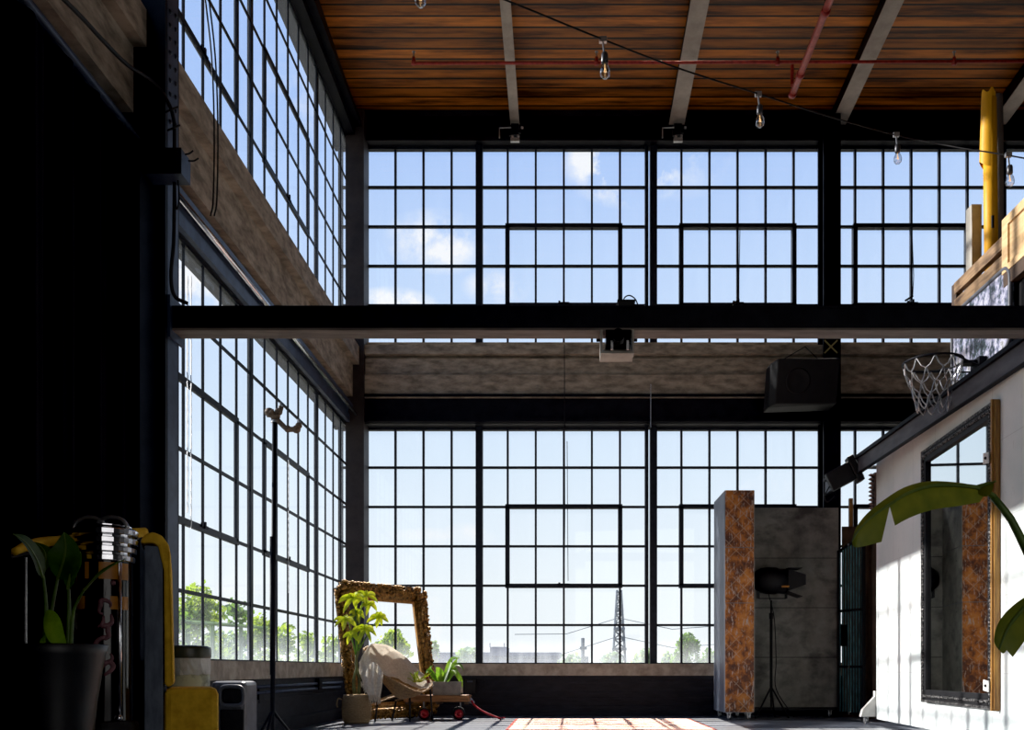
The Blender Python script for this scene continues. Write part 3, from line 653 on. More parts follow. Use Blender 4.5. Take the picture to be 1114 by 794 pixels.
# looping pink lettering-like scrawl
m = MB()
for k in range(6):
    z0 = zz(662+k*13); aa = -1.15+.1*math.sin(k*1.7)
    pts = []
    for j in range(15):
        u = 1.45*math.pi*j/14+k*2.1; ang = aa+.19*math.cos(u)+.05*math.sin(2.7*u); r = .1265
        pts.append(C+Vector((math.cos(ang)*r, math.sin(ang)*r, z0+.034*math.sin(u+.5*(k%2)))))
    m.tube(pts, [.004+.009*math.sin(math.pi*(q+.5)/15) for q in range(15)], 6)
m.build('painted_scrawl', 'pinkgraf', t, smooth=True)
m = MB(); ang = -.62; q = C+Vector((math.cos(ang)*.132, math.sin(ang)*.132, 0))
m.tube([q+Vector((0,0,zz(780))), q+Vector((0,0,zz(613)))], .010, 8); m.ball(q+Vector((0,-.005,zz(780))), .018, 2); m.build('side_rod', 'chrome', t, smooth=True)
m = MB(); q = C+Vector((-.124,-.035,0)); m.tube([q+Vector((0,0,zz(700))), q+Vector((0,0,zz(613)))], .005, 8); m.build('side_rod', 'chrome', t, smooth=True)
m = MB(); m.ball(C+Vector((math.cos(-.85)*.129, math.sin(-.85)*.129, zz(636))), .014, 1); m.build('sticker', 'pinkgraf', t)

# clothes rail with mustard throw
t = thing('garment_rail', 'thin silver-legged black rail along the curtain under the mustard throw', 'rail', (-2.47, 4.6, 0))
m = MB(); m.tube([P(10,606,4.12)-Vector((.01,0,.0)), P(70,594,4.5)-Vector((.0,0,.0)), P(150,585,5.2)], .012, 8); m.build('top_bar', 'black', t)
m = MB(); a = P(28,606,4.22); m.tube([a, Vector((a.x,a.y,0))], .007, 8); m.build('leg', 'zinc', t)
m = MB(); a = P(140,587,5.1); m.tube([a, Vector((a.x,a.y,0))], .007, 8); m.build('leg', 'zinc', t)
m = MB(); cv = curve([P(14,601,4.14), P(30,594,4.25), P(50,590,4.42), P(75,588,4.6), P(110,583,4.9), P(140,580,5.12), P(158,579,5.22)], 30)
m.tube(cv, [.016+.012*min(1, i/8) for i in range(len(cv))], 10); solo('throw_blanket', m, 'mustard', 'mustard throw rolled over the rail behind the leafy plant', 'blanket', P(75,588,4.6), smooth=True)
# chair
Yc = 4.87
t = thing('lounge_chair', 'mustard velvet lounge chair with tall blue-grey back board', 'chair', (-2.0, 4.95, 0))
ex = lambda d: Vector((-.40*d, d, 0))          # the chair is turned towards the left wall
m = MB(); m.prism([Vector((q.x, 4.78, z)) for q, z in ((P(157,0,4.78),.0), (P(178,0,4.78),.0), (P(177,0,4.78),P(0,594,4.78).z), (P(157,0,4.78),P(0,593,4.78).z))], ex(.34)); m.build('back_board', 'greyplank', t, bevel=.006)
prof = [P(152,590,Yc), P(156,582,Yc), P(166,578,Yc), P(176,582,Yc), P(184,593,Yc), P(186,620,Yc), P(187.5,680,Yc), P(189,744,Yc), P(183,748,Yc), P(178.8,744,Yc), P(178.6,690,Yc), P(178,620,Yc), P(172,594,Yc), P(166,590,Yc), P(156,591,Yc)]
m = MB(); m.prism([Vector((p.x*4.76/Yc, 4.76, H+(p.z-H)*4.76/Yc)) for p in prof], ex(.34)); o = m.build('back_cushion', 'mustard', t, bevel=.012)
m = MB(); m.tube(curve([P(184,600,4.752), P(186,660,4.752), P(188,742,4.752)], 12), .005, 6); m.build('piping', 'mustard', o)
m = MB(); a = P(178.5,748,4.74); b = P(238,790,4.74); m.prism([(a.x,4.74,.20),(b.x,4.74,.20),(b.x,4.74,a.z),(a.x,4.74,a.z)], ex(.40)*1.0); m.build('seat_cushion', 'mustard', t, bevel=.035)
for x in (a.x+.04, b.x-.04):
    for d in (.05, .34):
        q = Vector((x, 4.74, 0))+ex(d); m = MB(); m.tube([q, q+Vector((0,0,.21))], [.012,.018], 8); m.build('leg', 'black', t)
# bin
C = Vector(((205.5-VX)*5.42/F, 5.42, 0)); t = thing('waste_bin', 'pale olive bin with dark lid and clear bag in front of the left windows', 'bin', C)
zb = lambda py: H+(VY-py)*5.42/F
m = MB(); m.lathe([(.001,0),(.105,0),(.108,.02),(.117,zb(716)),(.110,zb(716))], C, 32); m.build('body', 'bin', t, smooth=True)
m = MB(); m.lathe([(.122,zb(716)),(.124,zb(714)),(.123,zb(706)),(.119,zb(704)),(.10,zb(702.5)),(.001,zb(701.5))], C, 32); m.build('lid', 'binlid', t, smooth=True)
m = MB(); n = 40; rows = []
for (z, a) in ((zb(716), .0), (zb(722), .004), (zb(728), .002), (zb(734), .006)):
    rows.append([m.b.verts.new(C+Vector((math.cos(2*math.pi*k/n)*(.120+a*R.uniform(-1,1)), math.sin(2*math.pi*k/n)*(.120+a*R.uniform(-1,1)), z+a*R.uniform(-1,1)))) for k in range(n)])
for a, b in zip(rows, rows[1:]):
    for k in range(n): m.b.faces.new((a[k], a[(k+1)%n], b[(k+1)%n], b[k]))
m.build('bin_bag', 'bag', t)
# equipment case
t = thing('equipment_case', 'charcoal moulded plastic case with a recessed oval grip below the left sill', 'case', (-2.36, 6.5, 0))
a = P(229,741,6.5); b = P(267,790,6.5)
m = MB(); m.box(a.x, b.x, 6.5, 6.77, 0, a.z); m.build('shell', 'plasticbox', t, bevel=.03)
m = MB(); c = P(251.5,757,6.48); pts = []
for k in range(24):
    u = 2*math.pi*k/24; sx = math.copysign(abs(math.cos(u))**.55, math.cos(u)); sz = math.copysign(abs(math.sin(u))**.55, math.sin(u)); pts.append(Vector((c.x+.084*sx, 6.49, c.z+.068*sz)))
m.tube(pts+[pts[0]], .014, 8, False); m.build('grip_surround', 'plasticbox', t, smooth=True)
m = MB(); m.prism([Vector((c.x+(p.x-c.x)*.85, 6.494, c.z+(p.z-c.z)*.85)) for p in pts], (0,.006,0)); m.build('grip_recess', 'rubber', t)
m = MB(); m.box(c.x-.082, c.x+.084, 6.488, 6.50, .03, c.z-.095); m.build('lower_panel', 'rubber', t, bevel=.008)
# pole
t = thing('light_stand', 'tall thin black pole with a knobbly brown bracket on top in front of left windows', 'stand', ((296.5-VX)*7.0/F, 7.0, 0))
bx_ = (296.5-VX)*7.0/F; T = P(299.5,457,7.0)
m = MB(); m.tube([(bx_,7.0,0.12),(T.x-.005,7.0,T.z)], .0175, 10); m.tube([(bx_,7.0,.55),(bx_,7.0,1.6)], .021, 10); m.build('pole', 'steel', t, smooth=True)
for k in range(3):
    an = 2*math.pi*k/3+.5; m = MB(); m.tube([(bx_,7.0,.28),(bx_+.20*math.cos(an),7.0+.20*math.sin(an),.012)], .012, 8); m.build('leg', 'steel', t)
m = MB()
m.tube(curve([P(293,448.5,6.98), P(297,452,6.99), P(300,456,7.0)], 8), [.034,.040,.034,.028,.026,.026,.03,.028,.026][:len(curve([P(293,448.5,6.98), P(297,452,6.99), P(300,456,7.0)], 8))], 10)
m.tube(curve([P(300,448,7.0), P(304,448,7.0), P(306,442,7.0)], 8), .020, 8)
m.tube(curve([P(300,455,7.0), P(306,461,7.0), P(312,466.5,7.0), P(318,467,7.0), P(323,466,7.0), P(325.5,461,7.0)], 20), [.020]*7+[.026,.030,.026,.022]+[.028]*40, 10) if False else m.tube(curve([P(300,455,7.0), P(306,461,7.0), P(312,466.5,7.0), P(318,467,7.0), P(323,466,7.0), P(325.5,461,7.0)], 20), .020, 10)
for (px, py, r) in ((293,448.5,.036), (303,448,.030), (300,453,.034), (313,466.5,.028), (322.5,467,.032), (325,463,.026)): m.ball(P(px,py,7.0), r, 2)
m.build('bracket', 'bracketwood', t, smooth=True)
for (pa, pb) in (((305.5,442),(305,438)), ((325.5,460),(324.5,456))): m = MB(); m.tube([P(*pa,7.0), P(*pb,7.0)], .009, 8); m.build('bracket_pin', 'zinc', t)
m = MB(); m.lathe([(.02,0),(.030,0),(.030,.018),(.02,.018)], (T.x-.002,7.0,T.z-.02), 16); m.build('collar', 'zinc', t)

# ------------------------------------------------------------------ group in the corner
# ornate frame (four carved members), leaning and slightly skewed
def onp(px, py):                      # the upright plane of the frame, its left side nearer
    return P(px, py, 10.935/(.826-(px-VX)/F))
t = thing('picture_frame', 'huge empty carved gilt picture frame leaning in the window corner', 'picture frame', onp(425,778))
TL, TR, BRc, BLc = onp(370,641), onp(454,648.5), onp(468,770), onp(385,775)
c = (TL+TR+BRc+BLc)/4; nrm = Vector((.75,-.65,.08)).normalized()
def carved(a, b, w, seed):
    rr = random.Random(seed); m = MB(); L_ = (b-a).length; tdir = (b-a).normalized(); inn = (c-(a+b)/2); inn = (inn-tdir*inn.dot(tdir)).normalized()
    for (o0, o1, h0, h1) in ((-w*.5, -w*.15, .02, .055), (-w*.15, w*.2, .055, .035), (w*.2, w*.5, .03, .012)):
        m.hexa([a+inn*o0-tdir*.02, a+inn*o1-tdir*.02, b+inn*o1+tdir*.02, b+inn*o0+tdir*.02, a+inn*o0+nrm*h0-tdir*.02, a+inn*o1+nrm*h1-tdir*.02, b+inn*o1+nrm*h1+tdir*.02, b+inn*o0+nrm*h0+tdir*.02])
    n = int(L_/.022)
    for i in range(n):
        p = lerp(a, b, (i+.5)/n); sc = (rr.uniform(.7,1.3), rr.uniform(.7,1.3), rr.uniform(.7,1.3))
        m.ball(p-inn*(w*.50)+nrm*rr.uniform(.02,.05), rr.uniform(.016,.027), 1, sc)
        if i % 2 == 0: m.ball(p+inn*rr.uniform(-w*.35, w*.05)+nrm*.055, rr.uniform(.013,.024), 1, sc)
        if i % 3 == 0:
            q = p+inn*rr.uniform(-w*.3, 0)+nrm*.06; m.ring(q, .026, .008, nrm+Vector((rr.uniform(-.4,.4),0,rr.uniform(-.4,.4))), 10, 5)
    for e in (a, b):
        for k in range(7): m.ball(e-inn*rr.uniform(-w*.4,w*.55)+tdir*rr.uniform(-.04,.04)+nrm*.05, rr.uniform(.02,.035), 1)
    return m.build('carved_member', 'goldframe', t, smooth=True)
carved(TL, TR, .16, 1); carved(TR, BRc, .17, 2); carved(BRc, BLc, .15, 3); carved(BLc, TL, .17, 4)
for o in t.children: pass
m = MB()
ins = .10
q = [lerp(p, c, .12) for p in (TL, TR, BRc, BLc)]
for k in range(4): m.bar(q[k]+nrm*.0, q[(k+1)%4]+nrm*.0, .035, .03, nrm)
m.build('inner_slip', 'goldwood', t)
# basket with umbrella tree
C = Vector(((388-VX)*10.12/F, 10.12, 0)); t = thing('potted_umbrella_tree', 'tall lime leafed umbrella tree in a round woven basket in front of gilt frame', 'plant', C)
m = MB(); m.lathe([(.001,0),(.13,0),(.148,.03),(.158,.12),(.155,.22),(.148,.305),(.138,.315),(.130,.30),(.135,.26)], C, 40); m.build('basket', 'basket', t, smooth=True)
m = MB()
for k in range(14):
    m.ring(C+Vector((0,0,.02+k*.0205)), (.140,.147,.152,.155,.157,.158,.158,.158,.157,.156,.155,.153,.151,.149)[k], .006, (0,0,1), 36, 5)
m.build('basket_weave', 'basket', [o for o in t.children if o.name.startswith('basket')][0], smooth=True)
m = MB(); h0 = C+Vector((-.155,-.03,.26)); m.tube(curve([h0, h0+Vector((-.035,-.02,.01)), h0+Vector((-.05,-.02,-.05)), h0+Vector((-.045,-.01,-.085))], 12), .008, 6); m.build('basket_handle', 'basket', t)
m = MB(); m.lathe([(.001,.275),(.137,.275)], C, 24); m.build('soil', 'soil', t)
Yt = 10.12
stem([P(386,755,Yt), P(385,740,Yt), P(388,725,Yt), P(387,712,Yt)], .022, t, 'stembark', 'trunk')
stem([P(390,755,Yt), P(391,738,Yt), P(387,722,Yt), P(390,708,Yt)], .020, t, 'stembark', 'trunk')
tips = []
for (pts) in ([P(387,712,Yt), P(382,690,Yt), P(380,676,Yt)], [P(389,710,Yt), P(388,680,Yt), P(386,655,Yt)], [P(388,712,Yt), P(387,690,Yt), P(388,668,Yt)], [P(390,710,Yt), P(393,695,Yt), P(397,688,Yt-.05)], [P(391,706,Yt), P(400,690,Yt), P(412,672,Yt-.05)], [P(388,690,Yt), P(392,670,Yt), P(394,655,Yt-.08)], [P(389,690,Yt), P(384,670,Yt), P(379,672,Yt-.1)]):
    stem(pts, .009, t, 'leafmid')
def palm(cx, cy, Yc_, rad, n, drop, seed, mat='leafbright'):
    rr = random.Random(seed); c0 = P(cx, cy, Yc_); tl = rr.uniform(-.35,.35)
    for k in range(n):
        an = 2*math.pi*(k+.5)/n+rr.uniform(-.2,.2); ln = rad*.86*rr.uniform(.72,1.05)*(1-.15*math.sin(an))
        d = Vector((math.cos(an), -.45*abs(math.cos(an+tl))-.15, .62*math.sin(an)-.12))
        pts = [c0, c0+d*ln*.35+Vector((0,0,.012)), c0+d*ln*.75+Vector((0,0,-.10*drop*ln)), c0+d*ln+Vector((0,0,-.55*drop*ln))]
        leafpart(pts, .025*rr.uniform(.85,1.2), (0,-1,.5), mat, t, None, .22, 'leaf', 6)
palm(385,650,Yt,.20,8,.40,1); palm(413,671,Yt-.05,.16,8,.30,2); palm(397,684,Yt-.05,.18,8,.5,3); palm(376,674,Yt-.1,.16,6,.5,4); palm(398,648,Yt+.05,.18,7,.45,5); palm(383,690,Yt-.05,.12,5,.55,6); palm(388,666,Yt+.02,.12,7,.5,7); palm(403,658,Yt+.02,.13,5,.7,8)
def Q(px, py, Y): return P(px, py, Y if Y < 10.2 else 10.2+(Y-10.2)*.55)
# lounge chair with throw
t = thing('rattan_chair', 'low rattan bucket chair on thin black legs draped with a cream throw', 'chair', (-1.75, 10.5, 0))
Yr = 10.5
legs = [(Q(411,762,10.42), Q(408,783.5,10.62)), (Q(432,757,10.9), Q(426.5,782,10.95)), (Q(445.8,748,10.40), Q(446,784,10.55)), (Q(468,749,10.62), Q(470.5,783,10.74))]
for a, b in legs:
    b = Vector((b.x, b.y, 0.0)); m = MB(); m.tube([a, b], .011, 8); m.build('leg', 'black', t)
# shell: grid from low front-right lip up to high back-left
m = MB(); g = []
rim = curve([Q(398,716,10.25), Q(412,731,10.12), Q(430,741,10.06), Q(456,753,10.10), Q(470,745,10.35), Q(465,738,10.75), Q(450,727,11.0), Q(430,712,11.02), Q(408,703,10.85), Q(396,706,10.55), Q(398,716,10.25)], 50)
cen = Q(432,752,10.55)
rings = []
for k, s in enumerate((1.0, .82, .6, .35, .12)):
    dep = (0, .10, .18, .225, .235)[k]
    rings.append([m.b.verts.new(lerp(cen, p, s)*1.0 + Vector((0, 0, (0 if k == 0 else -(dep*.35))))) for p in rim[:-1]])
n = len(rings[0])
for a, b in zip(rings, rings[1:]):
    for k in range(n): m.b.faces.new((a[k], a[(k+1)%n], b[(k+1)%n], b[k]))
m.b.faces.new(rings[-1]); sh = m.build('seat_shell', 'rattan', t, smooth=True)
m = MB(); m.tube(rim, .012, 8, False); m.build('rim', 'rattan', sh, smooth=True)
m = MB()
m.tube([legs[0][0], legs[2][0], legs[3][0], legs[1][0], legs[0][0]], .009, 8); m.tube([Q(432,757,10.6), Q(411,764,10.42)], .008, 8); m.tube([Q(430,762,10.8), Q(452,757,10.7)], .009, 6); m.build('under_frame', 'rattan', t)
# throw: draped sheet over back (lies on the chair -> top level)
t2 = thing('throw_blanket', 'cream fringed wool throw draped over the back of rattan chair', 'blanket', Q(412,720,10.4))
m = MB()
rowsP = [[Q(391,723,10.42), Q(400,706,10.50), Q(412,702,10.88), Q(430,708,11.04), Q(447,722,11.02), Q(460,735,10.86), Q(471,744,10.46)],
         [Q(391,733,10.28), Q(397,712,10.28), Q(409,706,10.55), Q(428,713,10.72), Q(444,727,10.72), Q(456,739,10.66), Q(472,749,10.34)],
         [Q(394,742,10.18), Q(400,720,10.14), Q(410,722,10.16), Q(424,731,10.30), Q(439,738,10.45), Q(452,745,10.45), Q(466,751,10.28)],
         [Q(397,748,10.14), Q(404,734,10.10), Q(412,734,10.08), Q(419,736,10.10), Q(436,742,10.30), Q(450,749,10.35), Q(459,752,10.26)]]
cols = [curve(r_, 36) for r_ in rowsP]; N = min(len(q_) for q_ in cols); grid = []
for i in range(N):
    cv = curve([cols[k][i] for k in range(4)], 15); grid.append(cv)
vs = [[m.b.verts.new(p+Vector((0,-.010,.022))+Vector((R.uniform(-.003,.003), R.uniform(-.006,.006), R.uniform(-.004,.006)+.006*math.sin(i*.9)))) for p in cv] for i, cv in enumerate(grid)]
for i in range(N-1):
    for j in range(len(vs[0])-1): m.b.faces.new((vs[i][j], vs[i+1][j], vs[i+1][j+1], vs[i][j+1]))
# hanging flap to the left-front
fl = [[Q(394,738,10.10), Q(403,722,10.06), Q(410,722,10.05), Q(417,732,10.04)], [Q(395,748,10.08), Q(402,742,10.03), Q(409,744,10.03), Q(415.5,747,10.02)], [Q(401,757,10.07), Q(404,755,10.02), Q(409,757,10.03), Q(413.5,758,10.02)]]
fg = [curve(r_, 18) for r_ in fl]; fv = [[m.b.verts.new(p+Vector((0,.012*math.sin(j*1.1),0))) for j, p in enumerate(r_)] for r_ in fg]
for a, b in zip(fv, fv[1:]):
    for j in range(len(a)-1): m.b.faces.new((a[j], a[j+1], b[j+1], b[j]))
m.build('cloth', 'throw', t2, smooth=True)
m = MB(); last = fg[-1]
for k in range(22):
    p = last[int(k*(len(last)-1)/21)]; m.tube([p, p+Vector((R.uniform(-.008,.008), R.uniform(-.01,.01), -R.uniform(.05,.11)))], .0045, 5)
for k in range(8):
    p = lerp(Q(393,741,10.10), Q(398,750,10.09), k/7); m.tube([p, p+Vector((R.uniform(-.012,.0), 0, -R.uniform(.03,.06)))], .004, 5)
m.build('fringe', 'throw', t2)
# dried bouquet on the seat
t = thing('dried_flowers', 'small straw coloured bunch of dried stems lying on chair seat', 'dried flowers', Q(457,738,10.45))
m = MB()
for k in range(26):
    a = Q(452+R.uniform(-2,6), 742, 10.42); b = a+Vector((R.uniform(-.12,.14), R.uniform(-.08,.06), R.uniform(.02,.13))); m.tube([a, lerp(a,b,.6)+Vector((0,0,.01)), b], .004, 5)
m.build('stems', 'leafbright', t)
m = MB(); a = Q(467,740,10.5); m.hexa([a+Vector(q_) for q_ in ((-.02,-.02,-.03),(.02,-.02,-.05),(.02,.02,-.05),(-.02,.02,-.03),(-.045,-.02,.04),(-.01,-.02,.05),(-.01,.02,.05),(-.045,.02,.04))]); m.build('wrapper', 'redrust', t)
# wagon
t = thing('wagon', 'old wooden flatbed wagon with red wheels and a red pull handle', 'wagon', (-1.35, 11.0, 0))
a = P(441,756,10.85); b = P(511,763,10.85)
m = MB(); m.box(a.x, b.x, 10.72, 11.06, b.z, a.z); m.build('bed', 'wood', t, bevel=.006)
for x in (a.x+.02, (a.x+b.x)/2, b.x-.05):
    m = MB(); m.box(x, x+.04, 10.73, 11.05, b.z-.03, b.z); m.build('cross_batten', 'plydark', t)
for (px, py, Y) in ((462,774.3,10.72), (446.5,772.5,11.04), (499.5,773,10.74), (499,771,11.06)):
    r = .072; c0 = P(px, py, Y); c0.z = r; ax = Vector((0,1,0))
    m = MB(); m.lathe([(.045,-.02),(.066,-.022),(.072,-.012),(.072,.012),(.066,.022),(.045,.02)], c0, 28, ax); w = m.build('wheel', 'rubber', t, smooth=True)
    m = MB(); m.lathe([(.001,-.020),(.012,-.026),(.016,-.016),(.035,-.012),(.047,-.020),(.052,-.021),(.052,.021),(.001,.018)], c0, 24, ax); m.build('hub', 'redpaint', w, smooth=True)
m = MB(); m.tube([(-1.64,10.72,.072),(-1.64,11.06,.072)], .008, 6); m.tube([(-1.64,10.9,.072),(-1.64,10.9,b.z)], .012, 6); m.build('axle', 'zinc', t); m = MB(); m.tube([((499.5-VX)*10.74/F,10.74,.072),((499.5-VX)*10.74/F,11.06,.072)], .008, 6); m.tube([(-1.205,10.9,.072),(-1.205,10.9,b.z)], .012, 6); m.build('axle', 'zinc', t)
m = MB(); m.tube(curve([P(513,762,10.88), P(517,768,10.85), P(528,775,10.8), P(545,782.0,10.78)], 16), .012, 8); hn = m.build('handle', 'redpaint', t, smooth=True)
m = MB(); m.ball(P(512,762,10.92), .03, 2); m.ball(P(514.5,764,10.9), .022, 2); m.build('handle_joint', 'zinc', t, smooth=True)
m = MB(); q_ = P(545,782,10.78); m.ring(Vector((q_.x+.02,q_.y,.022)), .022, .008, (0,0,1), 14, 6); m.build('handle_grip', 'redpaint', hn)
# planter on wagon
t = thing('potted_plant', 'small plant with arching green leaves in a grey cement box on the wagon', 'plant', P(486,756,10.85))
a = P(470.5,756.0,10.76); b = P(501,741.5,10.76)
m = MB(); m.box(a.x, b.x, 10.76, 10.775, a.z, b.z); m.box(a.x, b.x, 11.02, 11.035, a.z, b.z); m.box(a.x, a.x+.015, 10.77, 11.025, a.z, b.z); m.box(b.x-.015, b.x, 10.77, 11.025, a.z, b.z); m.box(a.x, b.x, 10.77, 11.025, a.z, a.z+.02); m.build('planter_box', 'cemplanter', t)
m = MB(); m.box(a.x+.015, b.x-.015, 10.775, 11.02, a.z+.02, b.z-.02); m.build('soil', 'soil', t)
Yq = 10.9
for pts, w, up in (([P(482,743,Yq), P(487,728,Yq), P(492,717,Yq), P(500,716,Yq-.05)], .035, (-.3,-.8,.5)), ([P(484,743,Yq), P(490,727,Yq), P(499,723,Yq), P(505,729,Yq-.05)], .030, (0,-.6,.8)), ([P(483,743,Yq), P(492,728,Yq), P(497,734,Yq-.08), P(500,742,Yq-.1)], .034, (.3,-.8,.4)), ([P(480,744,Yq), P(479,735,Yq-.03), P(477,729,Yq-.05), P(474,726,Yq-.06)], .05, (.2,-1,.2)), ([P(482,743,Yq), P(486,735,Yq), P(490,729,Yq), P(497,726,Yq)], .03, (-.2,-.7,.6)), ([P(484,743,Yq), P(489,732,Yq+.05), P(495,721,Yq+.1), P(498,716,Yq+.1)], .03, (0,-.7,.6)), ([P(486,743,Yq), P(494,731,Yq), P(501,738,Yq), P(503,748,Yq-.02)], .026, (.4,-.8,.4)), ([P(478,743,Yq), P(471,734,Yq), P(466,729,Yq), P(463,733,Yq)], .03, (-.2,-.7,.6)), ([P(479,744,Yq), P(472,737,Yq), P(468,727,Yq), P(471,724,Yq)], .022, (-.2,-.7,.6))):
    leafpart(pts, w, up, 'leafmid', t, None, .25, 'leaf', 12)
# small roll on the wagon
c0 = P(441,755,10.9); zt = P(0,756,10.85).z
m = MB(); m.tube([(c0.x+.01,10.9,zt+.043),(c0.x+.02,10.9,zt+.043),(c0.x+.17,10.9,zt+.043),(c0.x+.18,10.9,zt+.043)], [.03,.042,.042,.03], 14); solo('rolled_cushion', m, 'cream', 'small cream canvas roll lying on the left end of the wagon', 'cushion', (c0.x+.1,10.9,zt), smooth=True)

# rug
t = thing('rug', 'red and cream persian style rug lying in the sun on the floor', 'rug', (.45, 8.2, 0))
x0, x1, y0, y1 = -.55, 1.49, 6.4, 10.84
m = MB(); m.box(x0+.22, x1-.22, y0+.22, y1-.16, .004, .012); m.build('field', 'rug', t)
m = MB()
for (a0, a1, b0_, b1) in ((x0+.03, x0+.22, y0+.03, y1-.03), (x1-.22, x1-.03, y0+.03, y1-.03), (x0+.22, x1-.22, y0+.03, y0+.22), (x0+.22, x1-.22, y1-.16, y1-.03)): m.box(a0, a1, b0_, b1, .004, .011)
m.build('border', 'rugborder', t)
m = MB()
for (a0, a1, b0_, b1) in ((x0, x0+.03, y0, y1), (x1-.03, x1, y0, y1), (x0, x1, y0, y0+.03), (x0, x1, y1-.03, y1)): m.box(a0, a1, b0_, b1, .0, .010)
m.build('binding', 'rugedge', t)

# ------------------------------------------------------------------ right side
# casters
def caster(c, par, r=.038):
    m = MB(); m.box(c[0]-.03, c[0]+.03, c[1]-.03, c[1]+.03, r*2+.006, r*2+.012); m.box(c[0]-.018, c[0]-.012, c[1]-.02, c[1]+.03, r*.8, r*2+.008); m.box(c[0]+.012, c[0]+.018, c[1]-.02, c[1]+.03, r*.8, r*2+.008); k = m.build('caster', 'zinc', par)
    m = MB(); m.lathe([(.001,-.010),(r*.8,-.010),(r,-.006),(r,.006),(r*.8,.010),(.001,.010)], (c[0], c[1]+.012, r), 18, (1,0,0)); m.build('wheel', 'zinc', k, smooth=True)
t = thing('rolling_cabinet', 'tall narrow cabinet on casters clad in rusted diamond plate', 'cabinet', (2.03, 10.9, 0))
x0, x1, y0, y1, z1 = 1.862, 2.20, 10.6, 11.36, P(800,533,10.6).z
m = MB(); m.box(x0+.004, x1-.004, y0+.004, y1, .092, z1-.004); m.build('body', 'cabside', t)
zs = [.095, P(0,655.5,10.6).z-.004, P(0,595,10.6).z-.004, z1]
for k in range(3):
    m = MB(); m.box(x0+.01, x1-.002, y0-.006, y0+.004, zs[k]+.004, zs[k+1]-.004); m.build('front_plate', 'rust', t)
    m = MB(); m.box(x1-.004, x1+.006, y0-.004, y1-.006, zs[k]+.004, zs[k+1]-.004); m.build('side_board', 'greypanel', t)
for c0 in ((x0+.06,y0+.06), (x1-.05,y0+.06), (x0+.06,y1-.06), (x1-.06,y1-.06)): caster(c0, t)
t = thing('room_divider', 'wide grey cement board panel on casters behind the film light', 'panel', (2.8, 11.4, 0))
x0, x1 = 2.16, 3.405; ps = [.12, P(0,715,11.38).z, P(0,661,11.38).z, P(0,607,11.38).z, P(0,552,11.38).z]
for k in range(4):
    m = MB(); m.box(x0, x1, 11.375, 11.39, ps[k]+.004, ps[k+1]-.004); m.build('cement_board', 'greypanel', t)
m = MB(); m.box(x0+.005, x1-.005, 11.39, 11.44, .10, ps[4]-.006); m.box(x0, x1, 11.30, 11.44, .085, .12); m.build('backing_frame', 'black', t)
for x in (x0+.1, x1-.12): caster((x, 11.35), t)
# film light on tripod
t = thing('film_light', 'black film light with barn doors on a thin tripod in front of grey panel', 'lamp', (2.53, 11.15, 0))
Yf = 11.15; bx2 = (839-VX)*Yf/F
m = MB(); m.tube([(bx2,Yf,.10),(bx2,Yf,P(0,653,Yf).z)], .012, 8); m.tube([(bx2,Yf,.25),(bx2,Yf,1.25)], .018, 8); m.tube([(bx2,Yf,1.20),(bx2,Yf,1.27)], .026, 8); m.build('stand_pole', 'black', t)
for e in (P(822,772,Yf-.22), P(858,771,Yf-.2), P(843,770,Yf+.12)):
    m = MB(); m.tube([(bx2,Yf,P(0,747,Yf).z),(e.x,e.y,.012)], .011, 8); m.build('leg', 'black', t)
hc = P(845,632,Yf)
m = MB(); m.lathe([(.001,-.27),(.10,-.27),(.15,-.20),(.165,-.12),(.165,-.02),(.15,.02),(.155,.12),(.10,.12)], hc, 24, (1,-.12,-.06)); m.build('lamp_head', 'black', t, smooth=True)
m = MB()
for s in (-1, 1):
    q0 = hc+Vector((.10,-.03,s*.14)); m.hexa([q0+Vector((0,-.13,0)), q0+Vector((.17,-.13,s*.03-.03)), q0+Vector((.17,.13,s*.03-.03)), q0+Vector((0,.13,0)), q0+Vector((0,-.13,.006)), q0+Vector((.17,-.13,s*.03-.024)), q0+Vector((.17,.13,s*.03-.024)), q0+Vector((0,.13,.006))])
    q0 = hc+Vector((.10,-.03+s*.14,0)); m.hexa([q0+Vector((0,0,-.13)), q0+Vector((.20,s*.03,-.06)), q0+Vector((.20,s*.03,.06)), q0+Vector((0,0,.13)), q0+Vector((0,.006,-.13)), q0+Vector((.20,s*.03+.006,-.06)), q0+Vector((.20,s*.03+.006,.06)), q0+Vector((0,.006,.13))])
m.build('barn_door', 'black', t)
m = MB(); ya = P(825,648,Yf); yb_ = P(855,648,Yf); zlo = P(0,651,Yf).z; zhi = hc.z-.12
m.bar((ya.x,Yf,zhi), (ya.x,Yf,zlo), .02, .03); m.bar((yb_.x,Yf,zhi), (yb_.x,Yf,zlo), .02, .03); m.bar((ya.x,Yf,zlo), (yb_.x,Yf,zlo), .02, .012); m.build('yoke', 'black', t)
m = MB(); m.box(hc.x+.02, hc.x+.11, hc.y-.172, hc.y-.16, hc.z-.09, hc.z-.07); m.build('makers_strip', 'orangeband', t)
m = MB(); m.tube(curve([hc+Vector((-.1,0,-.15)), (bx2+.03,Yf-.03,1.2), (bx2+.05,Yf-.04,.7), (bx2+.06,Yf,.35), (bx2+.30,Yf+.1,.01)], 24), .006, 6); m.build('power_cable', 'black', t)

